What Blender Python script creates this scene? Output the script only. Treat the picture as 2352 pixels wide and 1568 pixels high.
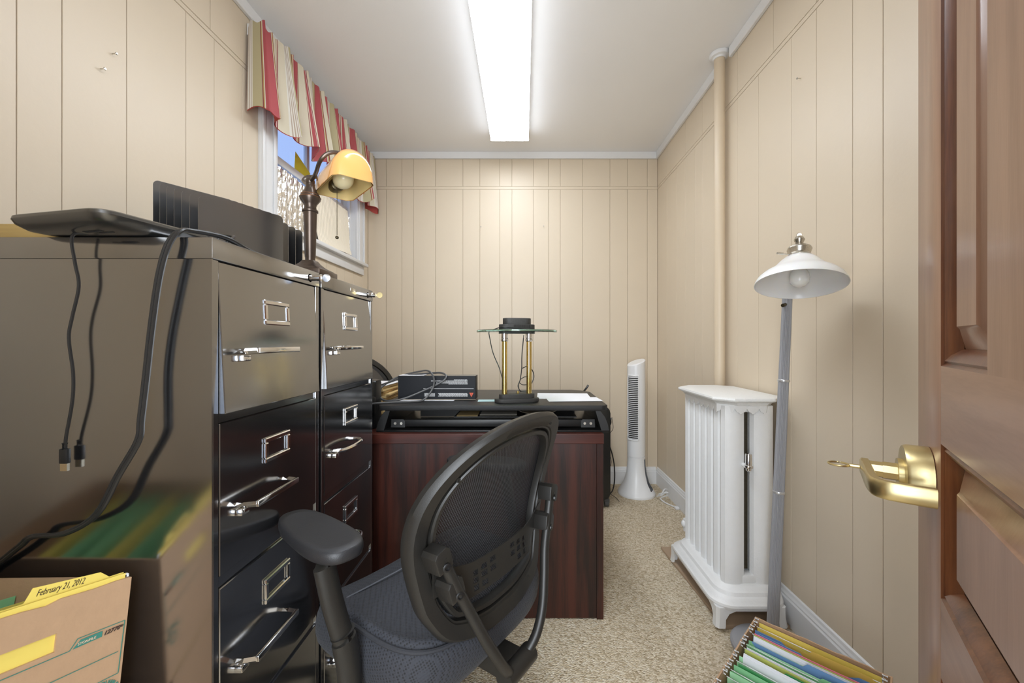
import bpy, bmesh, math, random
from mathutils import Vector, Matrix
random.seed(7)
for o in list(bpy.data.objects): bpy.data.objects.remove(o, do_unlink=True)
S = bpy.context.scene
COL = S.collection
R = math.radians

# ---------------------------------------------------------------- camera, world, exposure
cam_d = bpy.data.cameras.new('camera'); cam_d.sensor_width = 36; cam_d.lens = 14.0
cam_d.shift_x = -27 / 2352; cam_d.shift_y = 0.0004; cam_d.clip_start = 0.02
cam = bpy.data.objects.new('camera', cam_d); COL.objects.link(cam)
cam.location = (0, 0, 1.126); cam.rotation_euler = (R(90), 0, 0)
S.camera = cam
w = bpy.data.worlds.new('world'); S.world = w; w.use_nodes = True
bg = w.node_tree.nodes['Background']; bg.inputs[0].default_value = (0.50, 0.66, 1.0, 1); bg.inputs[1].default_value = 0.6
LIGHT_STRENGTH = 7.4
# added fill light, unseen behind the camera, shining in through the open doorway
hl = bpy.data.lights.new('fill_light', 'AREA'); hl.shape = 'RECTANGLE'; hl.size = 0.9; hl.size_y = 1.9; hl.energy = 37; hl.color = (.92, .97, 1.0)
hlo = bpy.data.objects.new('fill_light', hl); COL.objects.link(hlo); hlo.location = (-.13, -.75, 1.35); hlo.rotation_euler = (R(90), 0, 0)
S.view_settings.view_transform = 'Standard'; S.view_settings.look = 'None'
S.view_settings.gamma = 1; S.view_settings.use_curve_mapping = False
S.view_settings.exposure = 0.80

# ---------------------------------------------------------------- materials
MATS = {}
def nt_mat(name):
    m = bpy.data.materials.new(name); m.use_nodes = True
    nt = m.node_tree; return m, nt, nt.nodes['Principled BSDF']
def N(nt, t, **kw):
    n = nt.nodes.new(t)
    for k, v in kw.items():
        if k.startswith('i_'):
            key = k[2:]; key = int(key) if key.isdigit() else key.replace('_', ' ')
            n.inputs[key].default_value = v
        else: setattr(n, k, v)
    return n
def col4(c): return (c[0], c[1], c[2], 1)
def mat(name, c, rough=0.5, metal=0.0, noise=0.0, nscale=20, bump=0.0, bscale=60, ior=None, spec=None, trans=0, emit=None, estr=0, coat=0, stretch=None, sss=0, rvar=0):
    """plain surface with faint procedural mottling and relief"""
    if name in MATS: return MATS[name]
    m, nt, b = nt_mat(name)
    b.inputs['Base Color'].default_value = col4(c)
    b.inputs['Roughness'].default_value = rough; b.inputs['Metallic'].default_value = metal
    if ior: b.inputs['IOR'].default_value = ior
    if spec is not None: b.inputs['Specular IOR Level'].default_value = spec
    if trans: b.inputs['Transmission Weight'].default_value = trans
    if coat: b.inputs['Coat Weight'].default_value = coat; b.inputs['Coat Roughness'].default_value = 0.1
    if sss:
        b.inputs['Subsurface Weight'].default_value = sss; b.inputs['Subsurface Radius'].default_value = (.02, .015, .01)
    if emit: b.inputs['Emission Color'].default_value = col4(emit); b.inputs['Emission Strength'].default_value = estr
    tc = N(nt, 'ShaderNodeTexCoord'); vec = tc.outputs['Object']
    if stretch:
        mp = N(nt, 'ShaderNodeMapping'); mp.inputs['Scale'].default_value = stretch
        nt.links.new(vec, mp.inputs[0]); vec = mp.outputs[0]
    if noise or rvar:
        t = N(nt, 'ShaderNodeTexNoise'); t.inputs['Scale'].default_value = nscale; t.inputs['Detail'].default_value = 4
        nt.links.new(vec, t.inputs['Vector'])
        if noise:
            mx = N(nt, 'ShaderNodeMix', data_type='RGBA')
            mx.inputs[6].default_value = col4([max(0, x * (1 - noise)) for x in c]); mx.inputs[7].default_value = col4([min(1, x * (1 + noise)) for x in c])
            nt.links.new(t.outputs['Fac'], mx.inputs[0]); nt.links.new(mx.outputs[2], b.inputs['Base Color'])
        if rvar:
            mr = N(nt, 'ShaderNodeMapRange'); mr.inputs[3].default_value = max(0, rough - rvar); mr.inputs[4].default_value = rough + rvar
            nt.links.new(t.outputs['Fac'], mr.inputs[0]); nt.links.new(mr.outputs[0], b.inputs['Roughness'])
    if bump:
        t2 = N(nt, 'ShaderNodeTexNoise'); t2.inputs['Scale'].default_value = bscale; t2.inputs['Detail'].default_value = 3
        nt.links.new(vec, t2.inputs['Vector'])
        bp = N(nt, 'ShaderNodeBump'); bp.inputs['Strength'].default_value = bump; bp.inputs['Distance'].default_value = 0.002
        nt.links.new(t2.outputs['Fac'], bp.inputs['Height']); nt.links.new(bp.outputs[0], b.inputs['Normal'])
    MATS[name] = m; return m

M_wall = mat('beige_paint', (.70, .595, .455), .40, noise=.03, nscale=3, bump=.25, bscale=45, spec=.45)
M_groove = mat('groove_paint', (.52, .42, .28), .6)
M_ceil = mat('ceiling_paint', (.90, .89, .88), .6, noise=.02, nscale=2, bump=.1, bscale=120)
M_white = mat('white_gloss_paint', (.80, .80, .80), .3, noise=.02, bump=.1, bscale=30)
M_radiator = mat('white_radiator_enamel', (.82, .82, .81), .38, noise=.03, nscale=30, bump=.5, bscale=90)
M_radtop = mat('white_cast_top', (.84, .84, .82), .45, noise=.03, nscale=60, bump=1.0, bscale=220)
M_cab = mat('black_cabinet_enamel', (.008, .008, .009), .15, ior=4.4, bump=.04, bscale=12, rvar=.03, nscale=8)
_nt = M_cab.node_tree; _b = _nt.nodes['Principled BSDF']; _tc = N(_nt, 'ShaderNodeTexCoord'); _mp = N(_nt, 'ShaderNodeMapping'); _mp.inputs['Scale'].default_value = (9, 9, 34); _mp.inputs['Rotation'].default_value = (R(35), 0, R(20))
_n1 = N(_nt, 'ShaderNodeTexNoise'); _n1.inputs['Scale'].default_value = 5; _n1.inputs['Detail'].default_value = 8; _n1.inputs['Roughness'].default_value = .75
_cr = N(_nt, 'ShaderNodeValToRGB'); _cr.color_ramp.elements[0].position = .705; _cr.color_ramp.elements[0].color = (.008, .008, .009, 1); _cr.color_ramp.elements[1].position = .74; _cr.color_ramp.elements[1].color = (.17, .155, .13, 1)
_nt.links.new(_tc.outputs['Object'], _mp.inputs[0]); _nt.links.new(_mp.outputs[0], _n1.inputs['Vector']); _nt.links.new(_n1.outputs['Fac'], _cr.inputs[0]); _nt.links.new(_cr.outputs[0], _b.inputs['Base Color'])
M_cabdark = mat('cabinet_gap_black', (.006, .006, .006), .5)
M_chrome = mat('chrome', (.80, .79, .78), .12, 1.0, rvar=.05, nscale=50)
M_nickel = mat('brushed_nickel', (.55, .52, .46), .28, 1.0, rvar=.06, nscale=60)
M_brass = mat('polished_brass', (.72, .55, .20), .12, 1.0, rvar=.04, nscale=40)
M_satinbrass = mat('satin_brass', (.60, .49, .25), .34, 1.0, rvar=.05, nscale=60, stretch=(1, 1, 8))
M_bronze = mat('oiled_bronze', (.10, .075, .06), .3, .7, noise=.3, nscale=20)
M_copper = mat('rubbed_copper_edge', (.45, .22, .12), .3, .8)
M_darkbrass = mat('dark_antique_brass', (.10, .08, .045), .35, .8)
M_blackplastic = mat('black_plastic', (.013, .013, .013), .38, noise=.1, nscale=80, bump=.15, bscale=500)
M_chairplastic = mat('charcoal_chair_plastic', (.015, .0138, .012), .42, noise=.1, nscale=60, bump=.12, bscale=600)
M_padblack = mat('black_soft_pad', (.017, .017, .019), .42, bump=.3, bscale=700)
M_deskblack = mat('black_textured_laminate', (.009, .009, .0095), .42, bump=.5, bscale=700)
M_blackmetal = mat('black_powder_coat', (.008, .008, .008), .35, bump=.15, bscale=500)
M_sorter = mat('black_sheet_metal', (.012, .012, .013), .30, ior=2.6, rvar=.06, nscale=14)
M_blackbox = mat('matte_black_carton', (.008, .009, .012), .5, noise=.1, nscale=30, spec=.25)
M_boxtop = mat('glossy_grey_carton', (.10, .095, .085), .25, noise=.05)
M_print = mat('white_print', (.62, .62, .62), .6)
M_redprint = mat('red_print', (.62, .10, .05), .6)
M_lampblack = mat('grey_black_crackle', (.035, .033, .030), .55, noise=.3, nscale=200, bump=.3, bscale=500)
M_paper = mat('white_paper', (.80, .80, .83), .7, noise=.02, nscale=10)
M_bluepaper = mat('pale_blue_paper', (.52, .70, .73), .7)
M_yellownote = mat('yellow_note_paper', (.95, .88, .08), .7)
M_cord = mat('dark_grey_cord', (.016, .015, .014), .38)
M_cordgrey = mat('grey_cable', (.07, .07, .07), .35)
M_whitecord = mat('white_cord', (.75, .75, .75), .4)
M_fan = mat('white_fan_plastic', (.82, .82, .82), .3)
M_dark = mat('dark_inside', (.012, .010, .007), .8)
M_rust = mat('dark_cast_iron', (.05, .038, .02), .7, noise=.5, nscale=90, bump=.5, bscale=150)
M_board = mat('tan_painted_board', (.40, .285, .19), .45, noise=.08, nscale=12, bump=.1)
M_pole = mat('grey_ribbed_metal', (.33, .33, .345), .5, .1)
M_opal = mat('white_alabaster_glass', (.86, .86, .86), .25, noise=.05, nscale=9, sss=.3)
M_bulb = mat('white_bulb_glass', (.9, .9, .88), .2, sss=.3)
M_amber = mat('amber_glass', (.86, .43, .14), .14, noise=.06, nscale=10, coat=.6)
M_amberin = mat('cream_glass_inside', (.86, .66, .30), .35, sss=.3)
M_cardboard = mat('brown_cardboard', (.47, .30, .175), .7, noise=.08, nscale=50, bump=.2, bscale=200)
M_cardin = mat('cardboard_inside', (.42, .30, .12), .75, noise=.08, nscale=50)
M_green = mat('green_card', (.26, .60, .30), .6, noise=.03)
M_darkgreen = mat('dark_green_card', (.05, .30, .09), .6, noise=.03)
M_lightgreen = mat('light_green_card', (.40, .74, .43), .6, noise=.03)
M_yellow = mat('yellow_card', (.84, .66, .14), .6, noise=.03)
M_olive = mat('olive_yellow_card', (.60, .53, .08), .6, noise=.03)
M_orange = mat('ochre_card', (.66, .43, .08), .6, noise=.03)
M_blue = mat('blue_card', (.17, .32, .58), .6, noise=.03)
M_pink = mat('pink_card', (.88, .24, .32), .6, noise=.03)
M_red = mat('red_card', (.50, .05, .08), .6, noise=.03)
M_lime = mat('lime_card', (.52, .56, .14), .6, noise=.03)
M_manila = mat('manila_card', (.60, .43, .19), .65, noise=.1, nscale=30)
M_ink = mat('dark_ink', (.05, .03, .025), .7)
M_greenink = mat('green_ink', (.05, .22, .17), .7)
M_creamink = mat('cream_print', (.60, .50, .36), .7)
M_greyplas = mat('grey_plastic', (.42, .42, .44), .4)
M_golden = mat('golden_varnished_wood', (.48, .33, .12), .3, noise=.25, nscale=8, stretch=(1, 1, 20))
M_foilback = mat('beige_insulation_back', (.62, .52, .37), .4)
M_lining = mat('red_lining', (.55, .09, .07), .7)
M_glasspane = mat('window_glass', (.80, .86, 1.0), .02, trans=1.0, ior=1.2)
M_wheel = mat('grey_rubber', (.08, .08, .08), .5)
M_usb = mat('gold_connector', (.75, .66, .48), .25, 1.0)

def wood(name, c1, c2, scale, stretch, rough=.4, coat=.0, contrast=(.35, .65), bump=.05):
    m, nt, b = nt_mat(name)
    tc = N(nt, 'ShaderNodeTexCoord'); mp = N(nt, 'ShaderNodeMapping'); mp.inputs['Scale'].default_value = stretch
    t = N(nt, 'ShaderNodeTexNoise'); t.inputs['Scale'].default_value = scale; t.inputs['Detail'].default_value = 6; t.inputs['Distortion'].default_value = .4
    t2 = N(nt, 'ShaderNodeTexNoise'); t2.inputs['Scale'].default_value = scale * 9; t2.inputs['Detail'].default_value = 3
    cr = N(nt, 'ShaderNodeValToRGB'); cr.color_ramp.elements[0].position = contrast[0]; cr.color_ramp.elements[0].color = col4(c1)
    cr.color_ramp.elements[1].position = contrast[1]; cr.color_ramp.elements[1].color = col4(c2)
    ad = N(nt, 'ShaderNodeMath', operation='MULTIPLY_ADD'); ad.inputs[1].default_value = .35
    sb = N(nt, 'ShaderNodeMath', operation='SUBTRACT'); sb.inputs[1].default_value = .17
    L = nt.links.new
    L(tc.outputs['Object'], mp.inputs[0]); L(mp.outputs[0], t.inputs['Vector']); L(mp.outputs[0], t2.inputs['Vector'])
    L(t2.outputs['Fac'], ad.inputs[0]); L(t.outputs['Fac'], ad.inputs[2]); L(ad.outputs[0], sb.inputs[0]); L(sb.outputs[0], cr.inputs[0])
    L(cr.outputs[0], b.inputs['Base Color'])
    bp = N(nt, 'ShaderNodeBump'); bp.inputs['Strength'].default_value = bump; bp.inputs['Distance'].default_value = .001
    L(t2.outputs['Fac'], bp.inputs['Height']); L(bp.outputs[0], b.inputs['Normal'])
    b.inputs['Roughness'].default_value = rough; b.inputs['Coat Weight'].default_value = coat; b.inputs['Coat Roughness'].default_value = .2
    return m
M_mahog = wood('mahogany_laminate', (.013, .0055, .0045), (.055, .0135, .008), 3.2, (9, 9, .45), .35)
M_mahogtop = wood('mahogany_laminate_top', (.04, .011, .008), (.08, .020, .013), 3.0, (.5, 6, 6), .3)
M_door = wood('door_veneer', (.24, .115, .062), (.33, .175, .105), 5, (7, 7, .6), .30, .25, (.3, .7))
M_doorrail = wood('door_veneer_cross', (.24, .115, .062), (.33, .175, .105), 5, (.8, .8, 9), .30, .25, (.3, .7))
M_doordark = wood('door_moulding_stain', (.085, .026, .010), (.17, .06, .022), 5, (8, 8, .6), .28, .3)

def carpet_mat():
    m, nt, b = nt_mat('berber_carpet'); L = nt.links.new
    tc = N(nt, 'ShaderNodeTexCoord')
    mp = N(nt, 'ShaderNodeMapping'); mp.inputs['Rotation'].default_value = (0, 0, R(38)); mp.inputs['Scale'].default_value = (1, 1.5, 1)
    v = N(nt, 'ShaderNodeTexVoronoi'); v.inputs['Scale'].default_value = 125; v.inputs['Randomness'].default_value = .75
    n = N(nt, 'ShaderNodeTexNoise'); n.inputs['Scale'].default_value = 150; n.inputs['Detail'].default_value = 2
    n2 = N(nt, 'ShaderNodeTexNoise'); n2.inputs['Scale'].default_value = 22; n2.inputs['Detail'].default_value = 3
    sep = N(nt, 'ShaderNodeSeparateColor')
    cr = N(nt, 'ShaderNodeValToRGB'); e = cr.color_ramp.elements
    e[0].position = .12; e[0].color = (.31, .23, .13, 1); e[1].position = .85; e[1].color = (.88, .80, .66, 1)
    x = e.new(.45); x.color = (.64, .53, .37, 1)
    mx = N(nt, 'ShaderNodeMix', data_type='RGBA'); mx.blend_type = 'MULTIPLY'; mx.inputs[0].default_value = .16
    ma = N(nt, 'ShaderNodeMath', operation='MULTIPLY_ADD'); ma.inputs[1].default_value = .5
    L(tc.outputs['Object'], mp.inputs[0]); L(mp.outputs[0], v.inputs['Vector']); L(mp.outputs[0], n.inputs['Vector']); L(tc.outputs['Object'], n2.inputs['Vector'])
    L(v.outputs['Color'], sep.inputs[0]); L(sep.outputs[0], ma.inputs[0])
    hf = N(nt, 'ShaderNodeMath', operation='MULTIPLY'); hf.inputs[1].default_value = .5
    L(n.outputs['Fac'], hf.inputs[0]); L(hf.outputs[0], ma.inputs[2]); L(ma.outputs[0], cr.inputs[0])
    L(cr.outputs[0], mx.inputs[6]); L(n2.outputs['Fac'], mx.inputs[7]); L(mx.outputs[2], b.inputs['Base Color'])
    bp = N(nt, 'ShaderNodeBump'); bp.inputs['Strength'].default_value = .8; bp.inputs['Distance'].default_value = .006; bp.invert = True
    L(v.outputs['Distance'], bp.inputs['Height']); L(bp.outputs[0], b.inputs['Normal'])
    b.inputs['Roughness'].default_value = .95; b.inputs['Specular IOR Level'].default_value = .1
    return m
M_carpet = carpet_mat()

def seat_fabric():
    m, nt, b = nt_mat('blue_grey_spacer_mesh'); L = nt.links.new
    tc = N(nt, 'ShaderNodeTexCoord'); mp = N(nt, 'ShaderNodeMapping'); mp.inputs['Rotation'].default_value = (R(20), R(15), R(40))
    v = N(nt, 'ShaderNodeTexVoronoi'); v.inputs['Scale'].default_value = 170; v.inputs['Randomness'].default_value = .12
    cr = N(nt, 'ShaderNodeValToRGB'); e = cr.color_ramp.elements
    e[0].position = .22; e[0].color = (.006, .006, .007, 1); e[1].position = .46; e[1].color = (.026, .028, .036, 1)
    L(tc.outputs['Object'], mp.inputs[0]); L(mp.outputs[0], v.inputs['Vector']); L(v.outputs['Distance'], cr.inputs[0]); L(cr.outputs[0], b.inputs['Base Color'])
    bp = N(nt, 'ShaderNodeBump'); bp.inputs['Strength'].default_value = .6; bp.inputs['Distance'].default_value = .002
    L(v.outputs['Distance'], bp.inputs['Height']); L(bp.outputs[0], b.inputs['Normal'])
    b.inputs['Roughness'].default_value = .8; b.inputs['Sheen Weight'].default_value = .04
    return m
M_seat = seat_fabric()

def back_mesh():
    m, nt, b = nt_mat('black_woven_back_mesh'); L = nt.links.new
    tc = N(nt, 'ShaderNodeTexCoord'); sx = N(nt, 'ShaderNodeSeparateXYZ'); L(tc.outputs['Object'], sx.inputs[0])
    def wave(out, f, ph=None):
        a = N(nt, 'ShaderNodeMath', operation='MULTIPLY'); a.inputs[1].default_value = f; L(out, a.inputs[0]); o = a.outputs[0]
        if ph is not None:
            c = N(nt, 'ShaderNodeMath', operation='ADD'); L(o, c.inputs[0]); L(ph, c.inputs[1]); o = c.outputs[0]
        s = N(nt, 'ShaderNodeMath', operation='SINE'); L(o, s.inputs[0]); return s.outputs[0]
    wz = wave(sx.outputs['Z'], 2 * math.pi / .0042)
    rowsel = wave(sx.outputs['Z'], math.pi / .0042)
    sg = N(nt, 'ShaderNodeMath', operation='SIGN'); L(rowsel, sg.inputs[0])
    ph = N(nt, 'ShaderNodeMath', operation='MULTIPLY'); ph.inputs[1].default_value = math.pi / 2; L(sg.outputs[0], ph.inputs[0])
    wx = wave(sx.outputs['X'], 2 * math.pi / .0060, ph.outputs[0])
    pr = N(nt, 'ShaderNodeMath', operation='MULTIPLY'); L(wz, pr.inputs[0]); L(wx, pr.inputs[1])
    cr = N(nt, 'ShaderNodeValToRGB'); e = cr.color_ramp.elements
    e[0].position = .45; e[0].color = (.010, .010, .011, 1); e[1].position = .75; e[1].color = (.12, .124, .135, 1)
    L(pr.outputs[0], cr.inputs[0]); L(cr.outputs[0], b.inputs['Base Color'])
    al = N(nt, 'ShaderNodeMapRange'); al.inputs[1].default_value = -.45; al.inputs[2].default_value = -.25; al.inputs[3].default_value = .35; al.inputs[4].default_value = 1
    L(pr.outputs[0], al.inputs[0]); L(al.outputs[0], b.inputs['Alpha'])
    b.inputs['Roughness'].default_value = .5
    return m
M_mesh = back_mesh()

def stripe_mat():
    m, nt, b = nt_mat('red_cream_striped_cotton'); L = nt.links.new
    uv = N(nt, 'ShaderNodeUVMap'); sx = N(nt, 'ShaderNodeSeparateXYZ'); L(uv.outputs[0], sx.inputs[0])
    fr = N(nt, 'ShaderNodeMath', operation='FRACT'); L(sx.outputs[0], fr.inputs[0])
    cr = N(nt, 'ShaderNodeValToRGB'); cr.color_ramp.interpolation = 'CONSTANT'
    olive = (.46, .40, .24, 1); cream = (.66, .60, .46, 1); red = (.42, .085, .092, 1); dk = (.24, .045, .05, 1); gold = (.48, .34, .14, 1); wh = (.72, .69, .62, 1); tan = (.45, .36, .28, 1)
    stops = [(0, wh), (.02, tan), (.035, wh), (.05, tan), (.065, wh), (.08, tan), (.095, wh), (.11, tan), (.125, wh), (.14, olive), (.30, dk), (.315, gold), (.335, wh), (.345, red), (.56, dk), (.572, wh), (.582, gold), (.60, dk), (.615, cream), (.76, dk), (.772, cream), (.79, red), (.86, wh), (.87, dk), (.885, cream)]
    e = cr.color_ramp.elements
    e[0].position = 0; e[0].color = stops[0][1]; e[1].position = stops[1][0]; e[1].color = stops[1][1]
    for p, c in stops[2:]:
        q = e.new(p); q.color = c
    L(fr.outputs[0], cr.inputs[0]); L(cr.outputs[0], b.inputs['Base Color']); b.inputs['Roughness'].default_value = .85
    tc = N(nt, 'ShaderNodeTexCoord'); n = N(nt, 'ShaderNodeTexNoise'); n.inputs['Scale'].default_value = 500; L(tc.outputs['Object'], n.inputs['Vector'])
    bp = N(nt, 'ShaderNodeBump'); bp.inputs['Strength'].default_value = .15; bp.inputs['Distance'].default_value = .001; L(n.outputs['Fac'], bp.inputs['Height']); L(bp.outputs[0], b.inputs['Normal'])
    return m
M_stripe = stripe_mat()

def foil_mat():
    m, nt, b = nt_mat('crinkled_reflective_foil'); L = nt.links.new
    b.inputs['Metallic'].default_value = 1; b.inputs['Roughness'].default_value = .22; b.inputs['Base Color'].default_value = (.86, .85, .83, 1)
    tc = N(nt, 'ShaderNodeTexCoord'); mp = N(nt, 'ShaderNodeMapping'); mp.inputs['Scale'].default_value = (1, 1, .35)
    L(tc.outputs['Object'], mp.inputs[0])
    n = N(nt, 'ShaderNodeTexVoronoi'); n.inputs['Scale'].default_value = 75; L(mp.outputs[0], n.inputs['Vector'])
    n2 = N(nt, 'ShaderNodeTexNoise'); n2.inputs['Scale'].default_value = 28; n2.inputs['Detail'].default_value = 4; L(tc.outputs['Object'], n2.inputs['Vector'])
    ad = N(nt, 'ShaderNodeMath', operation='ADD'); L(n.outputs['Distance'], ad.inputs[0]); L(n2.outputs['Fac'], ad.inputs[1])
    bp = N(nt, 'ShaderNodeBump'); bp.inputs['Strength'].default_value = .9; bp.inputs['Distance'].default_value = .006; L(ad.outputs[0], bp.inputs['Height']); L(bp.outputs[0], b.inputs['Normal'])
    return m
M_foil = foil_mat()

def thinglass(name, c, amount):
    m, nt, b = nt_mat(name)
    b.inputs['Base Color'].default_value = col4(c); b.inputs['Roughness'].default_value = .03; b.inputs['Transmission Weight'].default_value = amount; b.inputs['IOR'].default_value = 1.45
    return m
M_tableglass = thinglass('green_edged_glass', (.50, .80, .70), 1.0)

m, nt, b = nt_mat('lit_diffuser')
b.inputs['Base Color'].default_value = (.9, .9, .9, 1); b.inputs['Emission Color'].default_value = (.90, .97, 1.06, 1); b.inputs['Emission Strength'].default_value = LIGHT_STRENGTH
M_lit = m

# ---------------------------------------------------------------- geometry helpers
def B(): return bmesh.new()
def solid(bm, geom, thickness):
    bm.normal_update(); bmesh.ops.recalc_face_normals(bm, faces=geom); bm.normal_update(); bmesh.ops.solidify(bm, geom=geom, thickness=thickness)
def box(bm, x0, x1, y0, y1, z0, z1, bev=0, seg=2, M=None):
    vs = [bm.verts.new((x, y, z)) for z in (z0, z1) for y in (y0, y1) for x in (x0, x1)]
    fs = [bm.faces.new([vs[i] for i in q]) for q in ((0, 2, 3, 1), (4, 5, 7, 6), (0, 1, 5, 4), (2, 6, 7, 3), (0, 4, 6, 2), (1, 3, 7, 5))]
    g = vs
    if bev:
        r = bmesh.ops.bevel(bm, geom=list({e for f in fs for e in f.edges}), offset=bev, segments=seg, profile=.5, affect='EDGES')
        g = list({v for f in r['faces'] for v in f.verts} | {v for v in vs if v.is_valid})
    if M: bmesh.ops.transform(bm, matrix=M, verts=[v for v in g if v.is_valid])
    return g
def frame_axes(d):
    d = Vector(d).normalized(); up = Vector((0, 0, 1)) if abs(d.z) < .95 else Vector((1, 0, 0))
    a = d.cross(up).normalized(); return a, a.cross(d).normalized(), d
def cyl(bm, p0, p1, r0, r1=None, seg=20, caps=True, sy=1.0):
    r1 = r0 if r1 is None else r1; p0 = Vector(p0); p1 = Vector(p1); a, b_, d = frame_axes(p1 - p0)
    rings = []
    for p, r in ((p0, r0), (p1, r1)):
        rings.append([bm.verts.new(p + a * r * math.cos(2 * math.pi * i / seg) + b_ * r * sy * math.sin(2 * math.pi * i / seg)) for i in range(seg)])
    for i in range(seg): bm.faces.new((rings[0][i], rings[0][(i + 1) % seg], rings[1][(i + 1) % seg], rings[1][i]))
    if caps: bm.faces.new(rings[0][::-1]); bm.faces.new(rings[1])
def lathe(bm, prof, c=(0, 0, 0), seg=32, axis=None, caps=True):
    """prof: (radius, height) pairs along axis"""
    c = Vector(c); a, b_, d = frame_axes(axis or (0, 0, 1)); rings = []
    for r, h in prof:
        r = max(r, .00005)
        rings.append([bm.verts.new(c + d * h + a * r * math.cos(2 * math.pi * i / seg) + b_ * r * math.sin(2 * math.pi * i / seg)) for i in range(seg)])
    for k in range(len(rings) - 1):
        for i in range(seg): bm.faces.new((rings[k][i], rings[k][(i + 1) % seg], rings[k + 1][(i + 1) % seg], rings[k + 1][i]))
    if caps: bm.faces.new(rings[0][::-1]); bm.faces.new(rings[-1])
def smooth_path(pts, n=6, closed=False):
    P = [Vector(p) for p in pts]; out = []; m = len(P)
    rng = range(m) if closed else range(m - 1)
    for i in rng:
        p1, p2 = P[i], P[(i + 1) % m]
        p0 = P[i - 1] if (closed or i > 0) else p1 + (p1 - p2)
        p3 = P[(i + 2) % m] if (closed or i + 2 < m) else p2 + (p2 - p1)
        for k in range(n):
            t = k / n
            out.append(.5 * ((2 * p1) + (-p0 + p2) * t + (2 * p0 - 5 * p1 + 4 * p2 - p3) * t * t + (-p0 + 3 * p1 - 3 * p2 + p3) * t ** 3))
    if not closed: out.append(P[-1])
    return out
def tube(bm, pts, r, seg=8, smooth=5, closed=False, sy=1.0, radii=None):
    P = smooth_path(pts, smooth, closed) if smooth else [Vector(p) for p in pts]
    n = len(P); rings = []; prev = None
    for i in range(n):
        if closed: t = P[(i + 1) % n] - P[i - 1]
        else: t = P[min(i + 1, n - 1)] - P[max(i - 1, 0)]
        if t.length < 1e-9: t = Vector((0, 0, 1))
        t.normalize()
        if prev is None: a, b_, _ = frame_axes(t)
        else:
            a = prev - t * prev.dot(t)
            if a.length < 1e-6: a, b_, _ = frame_axes(t)
            a.normalize(); b_ = t.cross(a)
        prev = a
        rr = r if radii is None else radii[min(int(i / max(1, n - 1) * (len(radii) - 1) + .5), len(radii) - 1)]
        rings.append([bm.verts.new(P[i] + a * rr * math.cos(2 * math.pi * k / seg) + b_ * rr * sy * math.sin(2 * math.pi * k / seg)) for k in range(seg)])
    m = n if closed else n - 1
    for i in range(m):
        A, C = rings[i], rings[(i + 1) % n]
        for k in range(seg): bm.faces.new((A[k], A[(k + 1) % seg], C[(k + 1) % seg], C[k]))
    if not closed: bm.faces.new(rings[0][::-1]); bm.faces.new(rings[-1])
def prism(bm, pts, h0, h1, f=lambda a, b, h: (a, b, h), bev=0):
    """outline pts (a,b) extruded from h0 to h1 through map f"""
    lo = [bm.verts.new(f(a, b_, h0)) for a, b_ in pts]; hi = [bm.verts.new(f(a, b_, h1)) for a, b_ in pts]; n = len(pts)
    fs = [bm.faces.new(lo[::-1]), bm.faces.new(hi)]
    for i in range(n): fs.append(bm.faces.new((lo[i], lo[(i + 1) % n], hi[(i + 1) % n], hi[i])))
    if bev:
        ed = [e for fc in fs[:2] for e in fc.edges]
        bmesh.ops.bevel(bm, geom=ed, offset=bev, segments=2, profile=.5, affect='EDGES')
def rrect(x0, x1, y0, y1, r, n=5):
    out = []
    for cx, cy, a0 in ((x1 - r, y1 - r, 0), (x0 + r, y1 - r, 90), (x0 + r, y0 + r, 180), (x1 - r, y0 + r, 270)):
        for k in range(n + 1):
            a = R(a0 + 90 * k / n); out.append((cx + r * math.cos(a), cy + r * math.sin(a)))
    return out
def grid(bm, f, nu, nv, thick=0, uvf=None):
    """open surface f(u,v), u,v in 0..1, given thickness along its normal"""
    V = [[bm.verts.new(f(i / nu, j / nv)) for j in range(nv + 1)] for i in range(nu + 1)]
    fs = []
    uvl = bm.loops.layers.uv.verify() if uvf else None
    for i in range(nu):
        for j in range(nv):
            fc = bm.faces.new((V[i][j], V[i + 1][j], V[i + 1][j + 1], V[i][j + 1])); fs.append(fc)
            if uvf:
                for lp, (a, b_) in zip(fc.loops, ((i, j), (i + 1, j), (i + 1, j + 1), (i, j + 1))): lp[uvl].uv = uvf(a / nu, b_ / nv)
    if thick: solid(bm, geom=fs, thickness=thick)
    return V

WM = {}
def _link(name, bm, m, smooth=True, ang=35):
    bmesh.ops.recalc_face_normals(bm, faces=bm.faces)
    me = bpy.data.meshes.new(name); bm.to_mesh(me); bm.free()
    if smooth:
        for p in me.polygons: p.use_smooth = True
        me.set_sharp_from_angle(angle=R(ang))
    for mm in (m if isinstance(m, (list, tuple)) else [m]): me.materials.append(mm)
    o = bpy.data.objects.new(name, me); COL.objects.link(o); return o
def thing(name, label, cat, loc=(0, 0, 0), rz=0, group=None, rot=None):
    o = bpy.data.objects.new(name, None); COL.objects.link(o); o.empty_display_size = .05
    o.location = loc; o.rotation_euler = rot or (0, 0, rz); o['label'] = label; o['category'] = cat
    if group: o['group'] = group
    WM[o] = Matrix.Translation(loc) @ (Matrix.Rotation(rz, 4, 'Z') if not rot else o.rotation_euler.to_matrix().to_4x4())
    return o
def part(name, bm, m, parent, world=False, label=None, kind=None, smooth=True, ang=35):
    """one mesh of its own under a thing (geometry in the parent's frame unless world)"""
    if world and parent in WM: bmesh.ops.transform(bm, matrix=WM[parent].inverted(), verts=bm.verts)
    o = _link(name, bm, m, smooth, ang); o.parent = parent
    if parent in WM: WM[o] = WM[parent]
    if label: o['label'] = label
    if kind: o['kind'] = kind
    return o
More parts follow.
